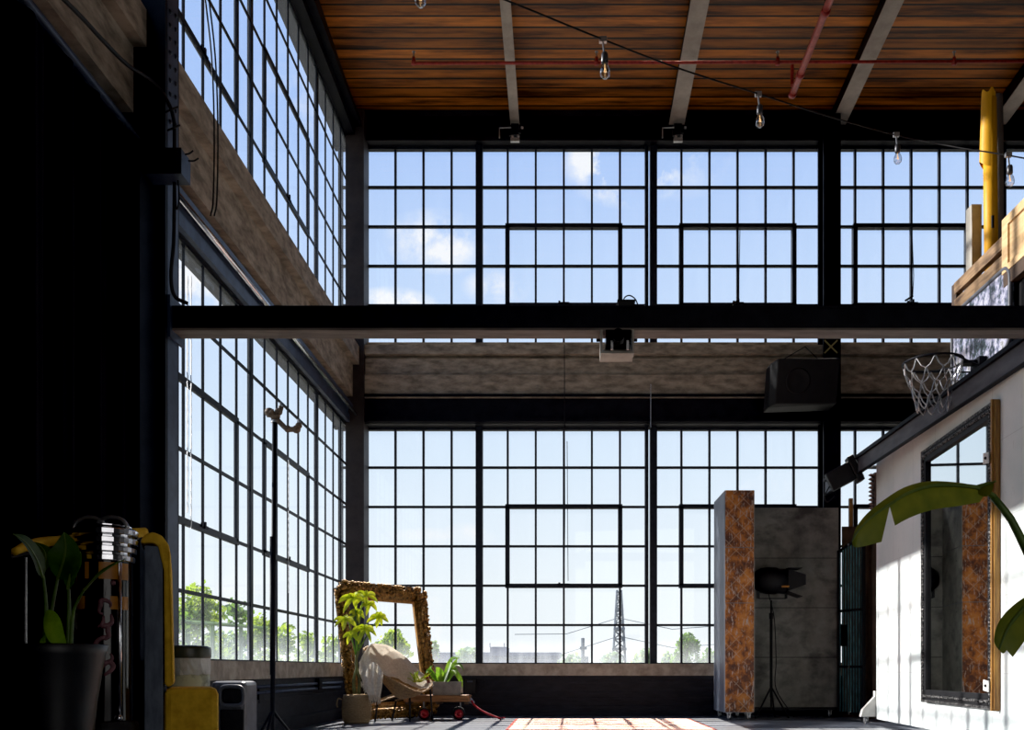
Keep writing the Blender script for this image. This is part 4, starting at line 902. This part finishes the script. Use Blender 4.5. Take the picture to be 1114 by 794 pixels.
# white partition with mirror
VD = 60/1003.0
SP = .945
def PX(y): return 2.918*SP+VD*y
def SZ(z): return H+(z-H)*SP
t = thing('white_partition', 'long scuffed white partition wall on casters holding the tall mirror', 'partition', (3.5, 8.0, 0))
ya, yb = 6.0, 10.4*SP
def pan(mb, d0, d1, y0, y1, z0, z1):   # d = offset towards the room (-x)
    mb.hexa([(PX(y0)-d1,y0,z0),(PX(y0)-d0,y0,z0),(PX(y1)-d0,y1,z0),(PX(y1)-d1,y1,z0),(PX(y0)-d1,y0,z1),(PX(y0)-d0,y0,z1),(PX(y1)-d0,y1,z1),(PX(y1)-d1,y1,z1)])
m = MB(); pan(m, -.03, 0, ya, yb, SZ(.03), SZ(2.95)); m.build('board', 'white', t)
m = MB()
for z in (.055, 1.40, 2.74): pan(m, -.10, -.03, ya, yb, z, z+.08)
y = ya
while y < yb: pan(m, -.10, -.03, y, y+.05, .055, 2.82); y += .8
m.build('stud_frame', 'plydark', t)
fx = PX(yb)
m = MB(); m.prism([(fx-.16,yb+.01,.085),(fx+.06,yb+.01,.085),(fx+.06,yb+.01,.36),(fx-.01,yb+.01,.36),(fx-.01,yb+.01,.30),(fx-.14,yb+.01,.16)], (0,.06,0)); m.build('foot', 'whitefoot', t)
caster((fx-.10, yb+.04), t)
caster((PX(6.3)+.05, 6.3), t)
# mirror
t = thing('mirror', 'tall mirror in carved dark silver and golden wood frame fixed to white partition', 'mirror', (3.38, 7.85, .3))
my0, my1, mz0, mz1 = 7.04*SP, 8.72*SP, SZ(.285), SZ(2.645); fw = .11
m = MB(); pan(m, .012, .02, my0+fw, my1-fw, mz0+fw, mz1-fw); gl_ = m.build('mirror_glass', 'mirror', t)
m = MB(); pan(m, .0, .060, my0-.0, my0+.02, mz0-.01, mz1+.01); pan(m, 0, .045, my0-.012, my0, mz0, mz1); m.build('side_board', 'goldwood', t)
m = MB(); pan(m, .0, .05, my1-.02, my1, mz0, mz1); pan(m, .0, .05, my0+.02, my1-.02, mz1-.02, mz1); pan(m, 0, .05, my0+.02, my1-.02, mz0, mz0+.02); pan(m, 0, .012, my0+.02, my1-.02, mz0+.02, mz1-.02); m.build('outer_frame', 'silverrope', t)
m = MB()
for (u0, u1, v0, v1) in ((my0+.02, my0+fw, mz0+.02, mz1-.02), (my1-fw, my1-.02, mz0+.02, mz1-.02), (my0+.02, my1-.02, mz1-fw, mz1-.02), (my0+.02, my1-.02, mz0+.02, mz0+fw)): pan(m, .012, .045, u0, u1, v0, v1)
m.build('carved_frame', 'black', t)
m = MB(); n = 70
for k in range(n):
    z = mz0+.04+(mz1-mz0-.08)*k/(n-1)
    for y in (my0+.055, my1-.055): m.ball((PX(y)-.048, y, z), .019, 1, (.7,1,.9))
n = 44
for k in range(n):
    y = my0+.04+(my1-my0-.08)*k/(n-1)
    for z in (mz0+.055, mz1-.055): m.ball((PX(y)-.048, y, z), .019, 1, (.7,1.1,.9))
m.build('rope_carving', 'silverrope', t, smooth=True)
for (px, py) in ((1084.5,497), (1083,746)):
    y = 7.06*SP; z = H+(VY-py)*y/F; m = MB(); m.hexa([(PX(y)-.075,y,z-.045),(PX(y)-.07,y-.002,z-.045),(PX(y)-.07,y+.085,z-.035),(PX(y)-.075,y+.085,z-.035),(PX(y)-.075,y,z+.035),(PX(y)-.07,y-.002,z+.035),(PX(y)-.07,y+.085,z+.045),(PX(y)-.075,y+.085,z+.045)]); k_ = m.build('corner_plate', 'whitefoot', t)
    m = MB(); m.ball((PX(y)-.078,y+.04,z), .012, 1); m.build('screw', 'black', k_)
# steel rail over partition
t = thing('steel_rail', 'grey steel channel running above the white partition towards the back window', 'beam', (3.28, 8.5, 2.77))
m = MB(); m.box(3.27*SP, 3.29*SP, 5.9, 10.85, SZ(2.765), SZ(2.92)); m.build('web', 'railgrey', t)
m = MB(); m.box(3.24*SP, 3.40*SP, 5.9, 10.85, SZ(2.92), SZ(2.955)); m.box(3.255*SP, 3.30*SP, 5.9, 10.85, SZ(2.755), SZ(2.765)); m.build('top_flange', 'steel', t)
# corrugated strip at far end
m = MB(); n = 18; pts0 = []
for k in range(n*4+1):
    z = 2.30+.40*k/(n*4); pts0.append((fx-.02+.018*math.sin(k/4*2*math.pi*.5), z))
vs = [[m.b.verts.new((x, y, z)) for (x, z) in pts0] for y in (yb+.05, yb+.15)]
for k in range(len(pts0)-1): m.b.faces.new((vs[0][k], vs[0][k+1], vs[1][k+1], vs[1][k]))
m.box(fx+.0, fx+.05, yb+.05, yb+.15, 2.30, 2.70)
solo('corrugated_strip', m, 'corr', 'short brown corrugated iron strip at the far end of white partition', 'metal sheet', (fx,yb+.1,2.3))
# floodlight on rail
t = thing('floodlight', 'black floodlight clamped to the steel rail at the far end of white partition', 'lamp', P(925,520,9.85))
c0 = P(914,519,9.80); ax = Vector((.80,-.2,.42)).normalized(); upv = Vector((-.42,0,.85)).normalized(); sv = ax.cross(upv).normalized()
def ob(mb, c, hx, hy, hz): mb.hexa([c-ax*hx-sv*hy-upv*hz, c+ax*hx-sv*hy-upv*hz, c+ax*hx+sv*hy-upv*hz, c-ax*hx+sv*hy-upv*hz, c-ax*hx-sv*hy+upv*hz, c+ax*hx-sv*hy+upv*hz, c+ax*hx+sv*hy+upv*hz, c-ax*hx+sv*hy+upv*hz])
m = MB(); ob(m, c0, .13, .10, .10); m.build('housing', 'black', t, bevel=.01)
m = MB(); ob(m, c0+ax*.165, .035, .13, .145); m.build('bezel', 'black', t, bevel=.01)
m = MB(); ob(m, c0+ax*.203, .004, .10, .115); m.build('lens', 'zinc', t)
m = MB(); m.tube(curve([c0+ax*.17+sv*.0, P(935,512,9.83), P(946,508,9.82), P(957,507,9.85)], 12), .012, 8); m.tube([P(955,500,9.85), P(958,511,9.85)], .022, 8); m.tube([P(933,500,9.8), P(938,493,9.8)], .004, 5); m.build('bracket_arm', 'zinc', t)
m = MB(); m.tube(curve([c0-ax*.1, P(903,528,9.9), P(897,540,9.9), P(900,546,9.9), P(908,540,9.9)], 14), .006, 6); m.build('cable', 'black', t)
# teal gate
t = thing('iron_gate', 'teal painted iron bar gate propped behind the white partition', 'gate', (3.35, 11.1, 0))
gA, gB = P(912,599,11.30), P(940,580,10.90)
def gpt(u, z): q = lerp(gA, gB, u); return Vector((q.x, q.y, z))
ztA, ztB = gA.z-.02, gB.z-.02
m = MB()
for u in (0.02, .98): m.bar(gpt(u, .04), gpt(u, (ztA if u < .5 else ztB)), .035, .035, (0,1,0))
for z in (.06, .62, 1.30): m.bar(gpt(0,z), gpt(1,z), .03, .03)
m.bar(gpt(0,ztA), gpt(1,ztB), .04, .03); m.build('gate_frame', 'black', t)
for k in range(9):
    u = .08+.84*k/8; m = MB(); m.bar(gpt(u,.06), gpt(u, ztA+(ztB-ztA)*u), .011, .018, (0,1,0)); m.build('bar', 'teal', t)
m = MB(); m.bar(gpt(.1,1.0)+Vector((0,-.02,0)), gpt(.32,1.0)+Vector((0,-.02,0)), .02, .26); m.build('lock_box', 'black', t)
# shelf ladder behind
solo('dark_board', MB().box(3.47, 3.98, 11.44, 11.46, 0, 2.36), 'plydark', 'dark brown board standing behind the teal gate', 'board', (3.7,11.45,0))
t = thing('wooden_rack', 'dark brown wooden rack with cross rungs between teal gate and white partition', 'rack', (3.7, 10.95, 0))
xa, xb = 3.66, 3.92
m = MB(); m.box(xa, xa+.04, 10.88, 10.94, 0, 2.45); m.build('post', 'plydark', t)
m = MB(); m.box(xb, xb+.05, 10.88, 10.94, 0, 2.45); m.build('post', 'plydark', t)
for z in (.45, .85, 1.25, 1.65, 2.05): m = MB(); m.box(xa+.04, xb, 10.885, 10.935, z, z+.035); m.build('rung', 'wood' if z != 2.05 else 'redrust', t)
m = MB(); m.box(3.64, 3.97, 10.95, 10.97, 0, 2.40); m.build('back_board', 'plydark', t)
t = solo('timber_post', MB().box(3.575, 3.62, 11.49, 11.53, 0, 2.72), 'goldwood', 'thin golden timber post standing below the floodlight', 'post', (3.6,11.5,0))

# ------------------------------------------------------------------ loft with hoop
t = thing('storage_loft', 'dark raised storage platform with timber railing above the white partition', 'platform', (4.4, 6.8, 3.5))
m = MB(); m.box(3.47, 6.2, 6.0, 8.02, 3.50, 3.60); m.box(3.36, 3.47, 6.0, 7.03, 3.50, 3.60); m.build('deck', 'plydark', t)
m = MB(); m.box(3.405, 3.45, 7.04, 8.02, H+.950*3.42, H+.979*3.42); m.build('railing_board', 'woodlong', t)
m = MB(); m.box(3.405, 3.45, 7.04, 8.02, H+.905*3.42, H+.936*3.42); m.build('railing_board', 'woodlong', t)
m = MB(); m.box(3.41, 3.47, 7.99, 8.08, 2.955, H+.979*3.42); m.build('post', 'plydark', t)
for y in (7.3,): m = MB(); m.box(3.45, 3.50, y, y+.06, 3.60, H+.979*3.40); m.build('post', 'plydark', t)
for (x, y) in ((6.0, 6.1), (6.0, 7.9), (3.75, 6.1), (3.75, 7.9)): m = MB(); m.box(x, x+.09, y, y+.09, 0, 3.5); m.build('post', 'plydark', t)
m = MB(); m.box(3.42, 3.46, 6.0, 7.98, 2.96, 3.50); m.build('fascia', 'black', t)
t = thing('plywood_crate', 'pale plywood crate with framed side on the loft above the backboard', 'crate', (3.9, 6.6, 3.6))
cz0, cz1 = 3.602, H+1.018*3.36
m = MB(); m.box(3.375, 4.2, 6.1, 7.02, 3.602, cz1-.01); m.build('panel', 'ply', t)
m = MB(); m.box(3.355, 3.375, 6.1, 7.03, cz1-.07, cz1); m.box(3.355, 3.375, 6.95, 7.03, cz0, cz1-.07); m.box(3.355, 3.375, 6.1, 6.95, cz0, cz0+.05); m.box(3.356, 3.404, 7.03, 7.045, cz0, cz1); m.build('batten', 'ply', t)
m = MB(); m.box(3.370, 3.404, 6.1, 7.02, cz0+.05, cz1-.07); m.build('side_panel', 'ply', t)
a, b = Vector((3.585,7.70,3.602)), Vector((3.575,7.72,P(1072,101,7.72).z))
t = thing('paper_roll', 'tall yellow roll with a wider loose sleeve at the top, standing on the loft', 'roll', a)
m = MB(); m.tube([a, lerp(a,b,.97)], .055, 24); m.build('core_roll', 'yellowpaper', t, smooth=True)
m = MB(); za = P(0,180,7.72).z; n = 32; rows = [[], []]
for k in range(n+1):
    an = 2*math.pi*k/n*1.04-1.9; r = .058+.012*k/n
    rows[0].append(m.b.verts.new((b.x-.012+math.cos(an)*r*1.02, b.y+math.sin(an)*r, za+.04*math.sin(k*.35)))); rows[1].append(m.b.verts.new((b.x-.005+math.cos(an)*r*.86, b.y+math.sin(an)*r*.86, b.z+.02*math.sin(k*.8))))
for k in range(n): m.b.faces.new((rows[0][k], rows[0][k+1], rows[1][k+1], rows[1][k]))
m.build('outer_sleeve', 'yellowpaper', t, smooth=True)
m = MB(); c0 = P(1080,241,7.64); m.box(c0.x-.008, c0.x+.010, 7.636, 7.648, c0.z-.05, c0.z+.05); m.build('slot', 'black', t)
a = Vector((3.735,7.90,3.602)); b = Vector((3.73,7.92,P(1087,105,7.92).z))
m = MB(); m.tube([a, b], .050, 24); m.tube([b-Vector((0,0,.01)), b+Vector((0,0,.004))], .040, 24); solo('cardboard_tube', m, 'greytube', 'tall dark grey tube standing on the loft right of the yellow roll', 'tube', a, smooth=True)
m = MB(); m.box(3.478, 3.565, 7.84, 7.95, 3.602, P(1066,222,7.84).z); m.box(3.478, 3.482, 7.835, 7.84, 3.602, 4.4); solo('timber_offcut', m, 'fixture', 'short pale timber post standing on the loft left of the yellow roll', 'timber', (3.52,7.9,3.6), bevel=.004)
# backboard + hoop
t = thing('basketball_hoop', 'small basketball hoop with mottled backboard and chain net hung on the loft', 'basketball hoop', (3.36, 7.45, 2.97))
bz0, bz1 = H+.722*3.36, H+.905*3.36
rr_ = .10; by0, by1 = 6.93, 7.96
def rrect(ins, x):
    out = []; 
    for (cy, cz, a0) in ((by1-rr_, bz1-rr_, 0), (by0+rr_, bz1-rr_, 90), (by0+rr_, bz0+rr_, 180), (by1-rr_, bz0+rr_, 270)):
        for k in range(7):
            an = math.radians(a0+15*k); out.append(Vector((x, cy+math.cos(an)*(rr_-ins), cz+math.sin(an)*(rr_-ins))))
    return out
m = MB(); m.prism(rrect(.0, 3.365), (.03,0,0)); m.build('backboard', 'art', t)
m = MB(); p_ = rrect(.0, 3.365); m.tube(p_+[p_[0]], .017, 8, False); m.build('edge_trim', 'plasticbox', t, smooth=True)
RC = Vector((2.965,7.38,3.045))
m = MB(); m.ring(RC, .228, .009, (0,0,1), 48, 8); rim_ = m.build('rim', 'steel', t, smooth=True)
m = MB(); m.box(3.30, 3.362, 7.30, 7.46, 2.985, 3.075); m.box(3.20, 3.30, 7.335, 7.425, 3.03, 3.055); m.tube([(3.05,7.17,3.04),(3.34,7.32,2.99)], .007, 6); m.tube([(3.05,7.59,3.04),(3.34,7.44,2.99)], .007, 6); m.build('rim_mount', 'steel', t)
m = MB(); n = 10; lev = [(.226,3.04),(.205,2.955),(.165,2.855),(.135,2.745),(.115,2.66)]
for k in range(len(lev)-1):
    for i in range(n):
        a0 = 2*math.pi*(i+.5*(k%2))/n; 
        for s in (-.5, .5):
            a1 = a0+2*math.pi*s/n; (r0, z0), (r1, z1_) = lev[k], lev[k+1]
            j = lambda: R.uniform(-.012,.012)
            pA = RC+Vector((math.cos(a0)*r0, math.sin(a0)*r0, z0-RC.z)); pB = RC+Vector((math.cos(a1)*r1, math.sin(a1)*r1, z1_-RC.z))
            mid = lerp(pA, pB, .5)+Vector((0,0,-.02)); m.tube([pA, mid, pB], .0055, 5)
m.build('chain_net', 'netchain', rim_)
m = MB(); m.box(3.34, 3.40, 7.10, 7.55, bz0-.035, bz0-.02); m.build('ledge_strip', 'goldwood', t)

# banana plant at right, rooted out of frame
t = thing('banana_plant', 'banana plant reaching in from the right with a torn drooping leaf', 'plant', (2.35, 3.7, 0))
Yb = 3.7
m = MB(); m.lathe([(.001,0),(.15,0),(.19,.34),(.20,.36),(.18,.35),(.17,.32),(.001,.31)], (2.35,3.7,0), 28); m.build('pot', 'planter', t, smooth=True)
stem([Vector((2.33,3.7,.31)), Vector((2.22,3.7,.72)), P(1150,660,Yb), P(1116,597,Yb), P(1100,565,Yb), P(1080,540,Yb)], .022, t, 'greenstem')
def wide_leaf(mid, up_w, dn_w, name='leaf', notch=None, mat='leafbanana', rib=True):
    cv = curve(mid, 30); k = len(cv); m = MB(); rows = []
    for i, p in enumerate(cv):
        u = i/(k-1); q = Vector((up_w[0]*up_w[2](u), up_w[1], 0)); wu = up_w[2](u); wd = dn_w[2](u)
        rows.append([m.b.verts.new(p+Vector((up_w[0]*wu, .35*wu, up_w[1]*wu))), m.b.verts.new(p+Vector((up_w[0]*wu*.5, .12*wu, up_w[1]*wu*.55))), m.b.verts.new(p), m.b.verts.new(p+Vector((dn_w[0]*wd*.5, -.12*wd, dn_w[1]*wd*.5))), m.b.verts.new(p+Vector((dn_w[0]*wd, -.20*wd, dn_w[1]*wd)))])
    for i in range(k-1):
        for j in range(4): m.b.faces.new((rows[i][j], rows[i][j+1], rows[i+1][j+1], rows[i+1][j]))
    o = m.build(name, mat, t, smooth=True)
    if rib:
        m = MB(); m.tube([p+Vector((0,-.004,.002)) for p in cv], [.010*(1-.75*i/(k-1)) for i in range(k)], 6); m.build('midrib', 'leafvein', o, smooth=True)
    return o
def wdn(u):
    v = .105*math.sin(math.pi*min(1, u*.95+.02))**.7
    if .60 < u < .66: v *= .05+abs(u-.63)*6
    if u > .66: v = .135*max(0, 1-((u-.66)/.345))**.7
    if u < .10: v = .012
    return max(v, .003)
wide_leaf([P(1082,541,3.70), P(1066,532,3.66), P(1045,529,3.62), P(1015,529,3.56), P(990,536,3.5), P(968,549,3.45), P(948,563,3.42), P(934,577,3.40), P(927,589,3.40)], (-.15,.35, lambda u: max(.002, .075*math.sin(math.pi*u)**.8)), (-.12,-.95, wdn))
wide_leaf([P(1062,531,3.66), P(1070,528,3.64), P(1078,526,3.62), P(1083,524,3.60)], (.1,.5, lambda u: .02*math.sin(math.pi*u)+.002), (.1,-.8, lambda u: .055*math.sin(math.pi*min(1,u+.15))+.002), 'leaf_tip')
wide_leaf([P(1150,640,3.75), P(1125,652,3.72), P(1108,668,3.68), P(1096,684,3.65), P(1089,700,3.63), P(1087,707,3.62)], (-.6,.4, lambda u: .05*math.sin(math.pi*u)**.7+.002), (.35,-.8, lambda u: (.10 if u < .75 else .05)*abs(math.sin(math.pi*u))**.5+.002))
stem([Vector((2.36,3.7,.31)), Vector((2.30,3.72,.6)), P(1180,640,3.75), P(1150,640,3.75)], .016, t, 'greenstem')

# ------------------------------------------------------------------ outside
GZ = -2.2
m = MB(); m.box(-500, 500, YB+.3, 1500, GZ-.2, GZ); m.box(-500, XL-.3, -100, YB+.3, GZ-.2, GZ); o = m.build('exterior_ground', 'ground'); o['kind'] = 'structure'
def tree(px, ptop, Y, wpx, label, mat, seed, grp, pbot=735, dens=900, lobes=9, cat='tree'):
    rr = random.Random(seed); top = P(px, ptop, Y); w = wpx*Y/F; hgt = top.z-P(px,pbot,Y).z; base = Vector((top.x, Y, GZ))
    t = thing('tree', label, cat, base, grp)
    cen = []
    for k in range(lobes):
        u = rr.random(); z = top.z-hgt*(.12+.8*u); rad = w*(.22+.25*u)
        cen.append((Vector((top.x+rr.uniform(-1,1)*w*.33*(.25+u), Y+rr.uniform(-1,1)*w*.25, z)), rad*.7))
    cen.append((Vector((top.x, Y, top.z-hgt*.16)), hgt*.16)); cen.append((Vector((top.x, Y, top.z-hgt*.45)), w*.33))
    m = MB()
    for k in range(dens):
        c0, rad = cen[rr.randrange(len(cen))]
        d = Vector((rr.gauss(0,1), rr.gauss(0,1), rr.gauss(0,1))).normalized()*rad*rr.uniform(.55,1.0); p = c0+d
        s = 3.2*Y/F*rr.uniform(.6,1.3); a = Vector((rr.uniform(-1,1), rr.uniform(-1,1), rr.uniform(-1,1))).normalized(); b = a.orthogonal().normalized()
        m.face([p-a*s, p-b*s*.6, p+a*s, p+b*s*.6])
    m.build('crown', mat, t)
    m = MB(); m.tube([base, Vector((top.x+.02*w, Y, GZ+(top.z-GZ)*.45)), Vector((top.x, Y, top.z-hgt*.35))], [w*.05, w*.035, w*.015], 7); m.build('trunk', 'bark', t)
    return t
G1 = 'trees outside the left windows'; G2 = 'trees beyond the back windows'
tree(214,631,17,80,'tallest lime tree outside the left window nearest the bin','tree_lime',1,G1,760,2400,16)
tree(257,648,21,44,'dark green upright tree outside the left window, right of the lime tree','tree_green',2,G1,760,1000,10)
tree(196,655,14,30,'green bush outside the left window at the riveted column','tree_green',9,G1,770,700)
tree(283,666,24,52,'lime bush outside the left window just left of the black pole','tree_lime',3,G1,760,800)
tree(312,677,28,52,'lime bush outside the left window just right of the black pole','tree_lime',4,G1,760,800)
tree(334,685,32,36,'yellow-green bush outside the left window, third right of the black pole','tree_lime',5,G1,755,700)
tree(360,690,36,36,'yellow-green bush outside the left window next to the gilt frame','tree_lime',6,G1,755,700)
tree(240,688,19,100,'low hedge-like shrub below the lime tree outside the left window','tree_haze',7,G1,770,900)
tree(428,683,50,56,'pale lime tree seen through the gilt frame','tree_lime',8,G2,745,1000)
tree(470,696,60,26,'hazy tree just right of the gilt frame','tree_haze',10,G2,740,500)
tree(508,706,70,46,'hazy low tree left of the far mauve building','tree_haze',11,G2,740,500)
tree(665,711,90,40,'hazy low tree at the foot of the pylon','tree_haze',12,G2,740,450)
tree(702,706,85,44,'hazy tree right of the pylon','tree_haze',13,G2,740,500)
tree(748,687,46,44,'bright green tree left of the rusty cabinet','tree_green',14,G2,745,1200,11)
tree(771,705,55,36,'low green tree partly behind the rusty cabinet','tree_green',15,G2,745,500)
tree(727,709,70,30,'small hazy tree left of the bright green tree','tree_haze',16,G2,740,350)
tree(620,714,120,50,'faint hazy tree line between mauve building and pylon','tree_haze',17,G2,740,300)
# fence outside the left windows
t = thing('fence', 'thin rail fence among bushes outside the left windows', 'fence', P(240,690,15))
m = MB(); m.tube([P(150,672,12.5), P(290,683,19)], .035, 6); m.build('rail', 'tree_green', t)
for (px, Y) in ((204,14.6), (231,15.8), (262,17.3)): q = P(px, 676, Y); m = MB(); m.tube([q, (q.x,q.y,GZ)], .04, 6); m.build('post', 'tree_green', t)
# building far away
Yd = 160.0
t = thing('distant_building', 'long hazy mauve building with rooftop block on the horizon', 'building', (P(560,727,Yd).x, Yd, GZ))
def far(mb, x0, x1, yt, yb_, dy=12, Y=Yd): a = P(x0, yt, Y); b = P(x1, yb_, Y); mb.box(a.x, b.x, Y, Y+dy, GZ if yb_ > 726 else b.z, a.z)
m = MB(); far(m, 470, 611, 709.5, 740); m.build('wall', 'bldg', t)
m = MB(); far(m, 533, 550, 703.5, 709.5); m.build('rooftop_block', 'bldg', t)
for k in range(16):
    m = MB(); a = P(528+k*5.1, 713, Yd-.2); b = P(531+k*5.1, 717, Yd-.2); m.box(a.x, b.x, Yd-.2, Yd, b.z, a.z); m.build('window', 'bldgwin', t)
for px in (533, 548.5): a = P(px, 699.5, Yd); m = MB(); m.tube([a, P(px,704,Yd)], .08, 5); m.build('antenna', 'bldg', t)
# pylon
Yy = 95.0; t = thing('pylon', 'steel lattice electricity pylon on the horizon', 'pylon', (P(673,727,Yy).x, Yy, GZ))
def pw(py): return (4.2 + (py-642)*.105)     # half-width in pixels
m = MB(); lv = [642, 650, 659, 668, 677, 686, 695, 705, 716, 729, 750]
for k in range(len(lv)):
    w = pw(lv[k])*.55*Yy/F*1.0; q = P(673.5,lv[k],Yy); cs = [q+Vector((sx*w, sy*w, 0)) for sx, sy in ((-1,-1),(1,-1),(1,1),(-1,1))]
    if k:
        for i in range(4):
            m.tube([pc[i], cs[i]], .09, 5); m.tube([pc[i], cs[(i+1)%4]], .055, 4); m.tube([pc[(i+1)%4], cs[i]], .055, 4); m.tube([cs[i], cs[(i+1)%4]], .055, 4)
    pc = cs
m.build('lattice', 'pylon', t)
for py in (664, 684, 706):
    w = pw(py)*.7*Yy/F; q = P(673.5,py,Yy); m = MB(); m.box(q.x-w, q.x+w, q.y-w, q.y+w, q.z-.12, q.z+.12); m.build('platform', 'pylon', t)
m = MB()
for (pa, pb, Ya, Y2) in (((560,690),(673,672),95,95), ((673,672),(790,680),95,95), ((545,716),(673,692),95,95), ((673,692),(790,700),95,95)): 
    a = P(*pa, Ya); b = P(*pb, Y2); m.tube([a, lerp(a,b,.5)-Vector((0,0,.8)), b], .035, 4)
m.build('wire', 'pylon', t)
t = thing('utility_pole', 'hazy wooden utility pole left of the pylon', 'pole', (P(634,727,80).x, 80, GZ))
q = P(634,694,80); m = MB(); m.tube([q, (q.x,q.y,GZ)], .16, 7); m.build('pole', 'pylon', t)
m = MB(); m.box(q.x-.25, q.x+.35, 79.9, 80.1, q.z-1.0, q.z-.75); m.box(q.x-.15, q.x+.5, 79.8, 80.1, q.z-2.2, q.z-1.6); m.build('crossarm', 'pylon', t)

# ------------------------------------------------------------------ light
W = bpy.data.worlds.new('sky'); bpy.context.scene.world = W; W.use_nodes = True; nt = W.node_tree; nt.nodes.clear()
out = nt.nodes.new('ShaderNodeOutputWorld'); bg = nt.nodes.new('ShaderNodeBackground')
tc = nt.nodes.new('ShaderNodeTexCoord'); sp = nt.nodes.new('ShaderNodeSeparateXYZ'); L(nt, tc.outputs['Generated'], sp.inputs[0])
sky = ramp(nt, sp.outputs[2], [(0.0, (.92,.97,1.0)), (.08, (.88,.955,1.0)), (.22, (.72,.855,1.0)), (.39, (.53,.70,.99)), (.50, (.39,.575,.96)), (1.0, (.20,.38,.85))])
n1 = noise(nt, tc.outputs['Generated'], 9, 9, .62)
mask = None
for (px, py, rx, ry, amt) in ((684,180,.055,.030,2.6), (476,263,.045,.024,1.15), (540,313,.030,.014,.9), (432,329,.035,.012,1.6), (505,581,.020,.010,.7), (215,305,.060,.050,1.1), (250,640,.10,.02,.4), (740,172,.05,.03,.5), (330,120,.05,.05,.35), (480,584,.05,.008,.4)):
    d = Vector(((px-VX)/F, 1, (VY-py)/F)); k = d.length; d.normalize()
    v = nt.nodes.new('ShaderNodeVectorMath'); v.operation = 'SUBTRACT'; L(nt, tc.outputs['Generated'], v.inputs[0]); v.inputs[1].default_value = d
    s = nt.nodes.new('ShaderNodeVectorMath'); s.operation = 'MULTIPLY'; L(nt, v.outputs[0], s.inputs[0]); s.inputs[1].default_value = (k/rx, k/rx, k/ry)
    ln = nt.nodes.new('ShaderNodeVectorMath'); ln.operation = 'LENGTH'; L(nt, s.outputs[0], ln.inputs[0])
    f = math_(nt, 'MAXIMUM', math_(nt, 'SUBTRACT', 1.0, math_(nt, 'MULTIPLY', ln.outputs['Value'], .75)), 0); f = math_(nt, 'MULTIPLY', f, amt)
    mask = f if mask is None else math_(nt, 'MAXIMUM', mask, f)
cl = math_(nt, 'MULTIPLY', mask, math_(nt, 'MAXIMUM', math_(nt, 'MULTIPLY_ADD', n1, 13.0, -5.7), 0))
cl = math_(nt, 'MINIMUM', cl, .92)
col = mix(nt, cl, sky, (.97,.98,1.0))
L(nt, col, bg.inputs['Color']); bg.inputs['Strength'].default_value = 1.0; L(nt, bg.outputs[0], out.inputs['Surface'])
def sun(name, d, strength, color, ang):
    l = bpy.data.lights.new(name, 'SUN'); l.energy = strength; l.color = color; l.angle = math.radians(ang)
    o = bpy.data.objects.new(name, l); COL.objects.link(o); o.rotation_euler = Vector(d).to_track_quat('-Z', 'Y').to_euler(); o.location = (0, 20, 20); return o
el = math.radians(51)
sun('sun', (-.012*math.cos(el), -math.cos(el), -math.sin(el)), 11.0, (1,.93,.82), .6)
sun('sun_glare_from_left', (1, -.20, -.33), 7.0, (1,.97,.93), .8)
for (nm, loc, sx, sz, rot) in (('portal_back_lower', ((X0+2.2), YB+.15, (LT+LB)/2), 8.6, LT-LB, (math.radians(-90),0,0)), ('portal_back_upper', (X0+3.3, YB+.15, (UT+UB)/2), 11, UT-UB, (math.radians(-90),0,0)),
                               ('portal_left_lower', (XL-.17, 8.0, (LT+LB)/2), LT-LB, 8.0, (0,math.radians(-90),0)), ('portal_left_upper', (XL-.17, 8.0, (UT+UB)/2), UT-UB, 8.0, (0,math.radians(-90),0))):
    l = bpy.data.lights.new(nm, 'AREA'); l.shape = 'RECTANGLE'; l.size = sx; l.size_y = sz; l.cycles.is_portal = True
    o = bpy.data.objects.new(nm, l); COL.objects.link(o); o.location = loc; o.rotation_euler = rot

l = bpy.data.lights.new('room_fill', 'AREA'); l.shape = 'RECTANGLE'; l.size = 9; l.size_y = 4.5; l.energy = 170; l.color = (1,.97,.93)
o = bpy.data.objects.new('room_fill', l); COL.objects.link(o); o.location = (2.4,-4.6,2.6); o.rotation_euler = Vector((-.2,1,.0)).to_track_quat('-Z','Y').to_euler()
sc = bpy.context.scene
sc.view_settings.view_transform = 'Standard'; sc.view_settings.look = 'None'; sc.view_settings.exposure = 0; sc.view_settings.gamma = 1
vs_ = sc.view_settings; vs_.use_curve_mapping = True; vs_.curve_mapping.black_level = (.0016,.0016,.0015); vs_.curve_mapping.update()
cam = bpy.data.cameras.new('camera'); co = bpy.data.objects.new('camera', cam); COL.objects.link(co); sc.camera = co
co.location = (0,0,H); co.rotation_euler = (math.radians(90),0,0)
cam.sensor_fit = 'HORIZONTAL'; cam.sensor_width = 36; cam.lens = 36*F/1114; cam.shift_x = (557-VX)/1114; cam.shift_y = (VY-397)/1114; cam.clip_start = .05; cam.clip_end = 3000
